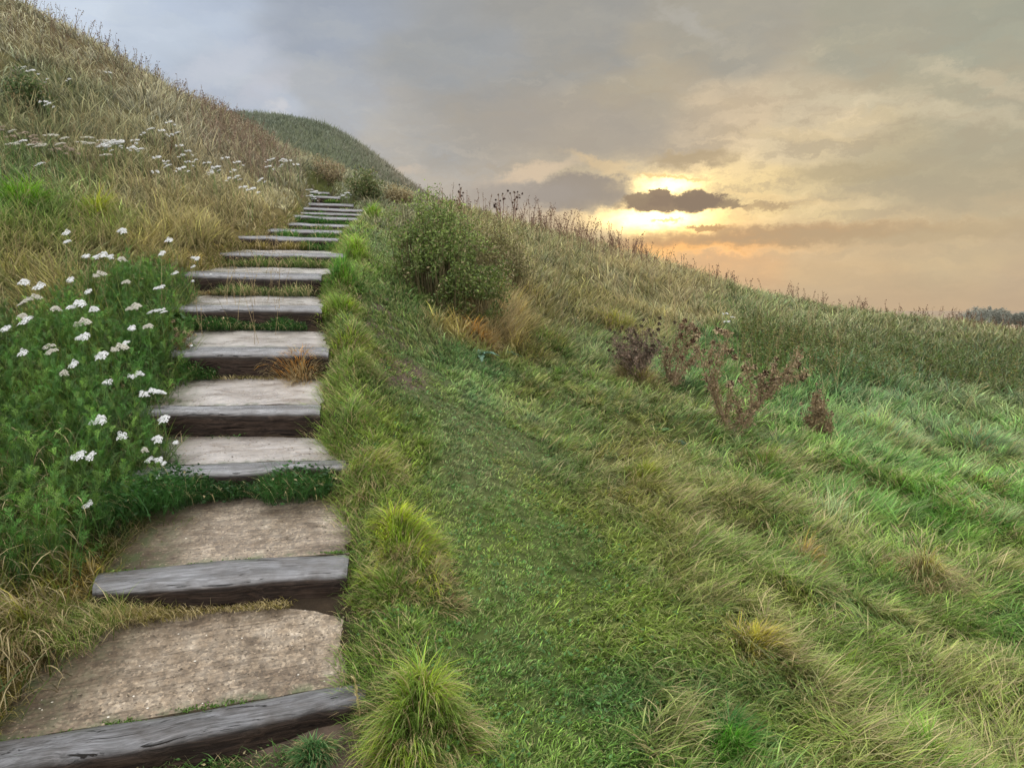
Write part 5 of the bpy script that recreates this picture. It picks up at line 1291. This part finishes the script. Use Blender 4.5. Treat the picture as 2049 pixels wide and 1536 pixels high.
# wisps of torn cloud in front of the glow
mp3 = N('ShaderNodeMapping'); mp3.inputs['Scale'].default_value = (.22, .75, 1); mp3.inputs['Rotation'].default_value = (0, 0, R(-14)); L(Pc, mp3.inputs['Vector'])
wis = nz(mp3.outputs[0], 1.0, 5, .62)
wm = mth(nt, 'MULTIPLY', ramp(nt, wis, [(.48, (0,) * 3), (.62, (1,) * 3)]), gauss(1520, 330, 420, 120, P0))
cur = over(cur, wm, (176, 160, 136), .55)
wm2 = mth(nt, 'MULTIPLY', ramp(nt, wis, [(.34, (1,) * 3), (.44, (0,) * 3)]), gauss(1450, 340, 420, 130, P0))
cur = addglow(cur, wm2, (.10, .075, .045))
# dark clouds
cur = over(cur, blob(1150, 262, 240, 60, Pc, .6, 4), (168, 160, 150), .75)
cur = over(cur, blob(1385, 318, 75, 14, Pc, .5), (186, 166, 134), .9)
cur = over(cur, blob(1060, 347, 80, 14, Pc, .6, -12), (218, 196, 168), .85)
cur = over(cur, blob(1200, 328, 60, 10, Pc, .7, 20), (228, 200, 156), .6)
cur = over(cur, blob(1165, 386, 105, 36, Pc, .22, 0), (160, 149, 137), .96)
cur = over(cur, blob(1040, 390, 120, 26, Pc, .5, 0), (168, 158, 148), .8)
# lower grey-gold bars over a warm slot
cur = over(cur, blob(1480, 478, 300, 18, Pc, .45, -2), (190, 156, 118), .85)
cur = addglow(cur, gauss(1400, 499, 130, 7, Pc), (.38, .16, .01))
cur = addglow(cur, gauss(1330, 525, 190, 24, Pw), (.09, .02, -.01))
cur = over(cur, blob(1780, 470, 260, 18, Pc, .6, 0), (186, 166, 134), .6)
cur = over(cur, blob(1530, 412, 50, 7, Pc, .5, 0), (176, 150, 118), .7)
cur = over(cur, blob(1900, 330, 200, 60, Pc, .7, 6), (174, 165, 140), .55)
cur = over(cur, blob(1700, 345, 90, 16, Pc, .5, 0), (180, 164, 132), .6)
# hot core of the sun above and below the cloud that hides it
Pf = warped(P0, .8, (2.3, 1.2, 0), (1, 1.6, 1), 5)
cur = addglow(cur, gauss(1338, 370, 38, 11, Pf), (2.4, 1.75, .62))
cur = addglow(cur, gauss(1312, 437, 60, 14, Pf), (3.2, 2.3, .85))
cur = over(cur, blob(1330, 441, 26, 3, Pf, .5), (214, 176, 120), .8)
cur = over(cur, blob(1412, 456, 42, 5, Pf, .4), (196, 156, 112), .9)
cur = over(cur, blob(1352, 355, 60, 3, Pf, .6, 6), (226, 190, 130), .7)
CD = (150, 130, 110)
cur = over(cur, blob(1352, 408, 104, 15, Pf, .24), CD, .98)
cur = over(cur, blob(1322, 394, 27, 18, Pf, .18), CD, .98)
cur = over(cur, blob(1396, 399, 42, 18, Pf, .18), (146, 127, 108), .98)
cur = over(cur, blob(1276, 399, 30, 13, Pf, .22), (158, 138, 114), .96)
cur = over(cur, blob(1462, 411, 26, 6, Pf, .3), (160, 140, 114), .9)
# haze towards and below the horizon
hzm = N('ShaderNodeMapRange'); hzm.interpolation_type = 'SMOOTHSTEP'; L(eln, hzm.inputs[0]); hzm.inputs[1].default_value = 3.0; hzm.inputs[2].default_value = -1.0
cur = mixc(nt, mth(nt, 'MULTIPLY', hzm.outputs[0], .65), cur, tuple(float(v) for v in lin((196, 170, 140))))
# unseen cloud ceiling overhead and behind the viewer, made brighter to light the grass
up = N('ShaderNodeMapRange'); up.interpolation_type = 'SMOOTHSTEP'; L(eln, up.inputs[0]); up.inputs[1].default_value = 30; up.inputs[2].default_value = 62
absaz = mth(nt, 'ABSOLUTE', azn)
bk = N('ShaderNodeMapRange'); bk.interpolation_type = 'SMOOTHSTEP'; L(absaz, bk.inputs[0]); bk.inputs[1].default_value = 62; bk.inputs[2].default_value = 125
posel = N('ShaderNodeMapRange'); L(eln, posel.inputs[0]); posel.inputs[1].default_value = -2; posel.inputs[2].default_value = 6
m_up = mth(nt, 'MULTIPLY', mth(nt, 'MAXIMUM', up.outputs[0], bk.outputs[0]), posel.outputs[0])
cl = ramp(nt, nz(tcn.outputs['Generated'], 2.2, 3, .55, d3=True), [(.3, (.90, .90, .93)), (.7, (1.12, 1.08, 1.02))])
UPL = 2.25
# ground side of the sphere
dnm = N('ShaderNodeMapRange'); L(eln, dnm.inputs[0]); dnm.inputs[1].default_value = -3; dnm.inputs[2].default_value = -12
cur = mixc(nt, dnm.outputs[0], cur, (.2, .19, .14))
SUN_AZ, SUN_EL = sky_deg(1335, 385)
st = N('ShaderNodeTexSky'); st.sky_type = 'NISHITA'; st.sun_disc = False; st.sun_elevation = R(SUN_EL); st.sun_rotation = R(SUN_AZ); st.air_density = 1.0; st.dust_density = 2.0
L(cur, bg.inputs[0]); bg.inputs[1].default_value = 1.0
bg2 = N('ShaderNodeBackground'); L(vm('ADD', vm('SCALE', cl, None, UPL), vm('SCALE', st.outputs[0], None, .05)), bg2.inputs[0])
mxs = N('ShaderNodeMixShader'); L(m_up, mxs.inputs[0]); L(bg.outputs[0], mxs.inputs[1]); L(bg2.outputs[0], mxs.inputs[2]); L(mxs.outputs[0], wout.inputs[0])
world.cycles.sampling_method = 'NONE'

sl = bpy.data.lights.new('sun', 'SUN'); sl.energy = 1.4; sl.angle = R(12); sl.color = (1, .82, .6)
so = bpy.data.objects.new('sun', sl); COL.objects.link(so)
from mathutils import Vector
az, el = R(SUN_AZ), R(SUN_EL + 3)
dv = Vector((math.sin(az) * math.cos(el), math.cos(az) * math.cos(el), math.sin(el)))
so.rotation_euler = dv.to_track_quat('Z', 'Y').to_euler(); so.location = dv * 60

cam = bpy.data.cameras.new('camera'); co = bpy.data.objects.new('camera', cam); COL.objects.link(co)
co.location = tuple(CAM); co.rotation_euler = (math.pi / 2 - PIT, 0, 0)
cam.sensor_fit = 'HORIZONTAL'; cam.sensor_width = 36; cam.lens = F / 2049 * 36; cam.clip_start = .05; cam.clip_end = 20000
sc.camera = co
sc.render.engine = 'CYCLES'
sc.cycles.max_bounces = 5; sc.cycles.diffuse_bounces = 3; sc.cycles.transmission_bounces = 3; sc.cycles.transparent_max_bounces = 4
sc.cycles.use_denoising = True
try: sc.cycles.denoiser = 'OPENIMAGEDENOISE'
except Exception: pass
sc.view_settings.view_transform = 'Standard'; sc.view_settings.look = 'None'; sc.view_settings.exposure = 0
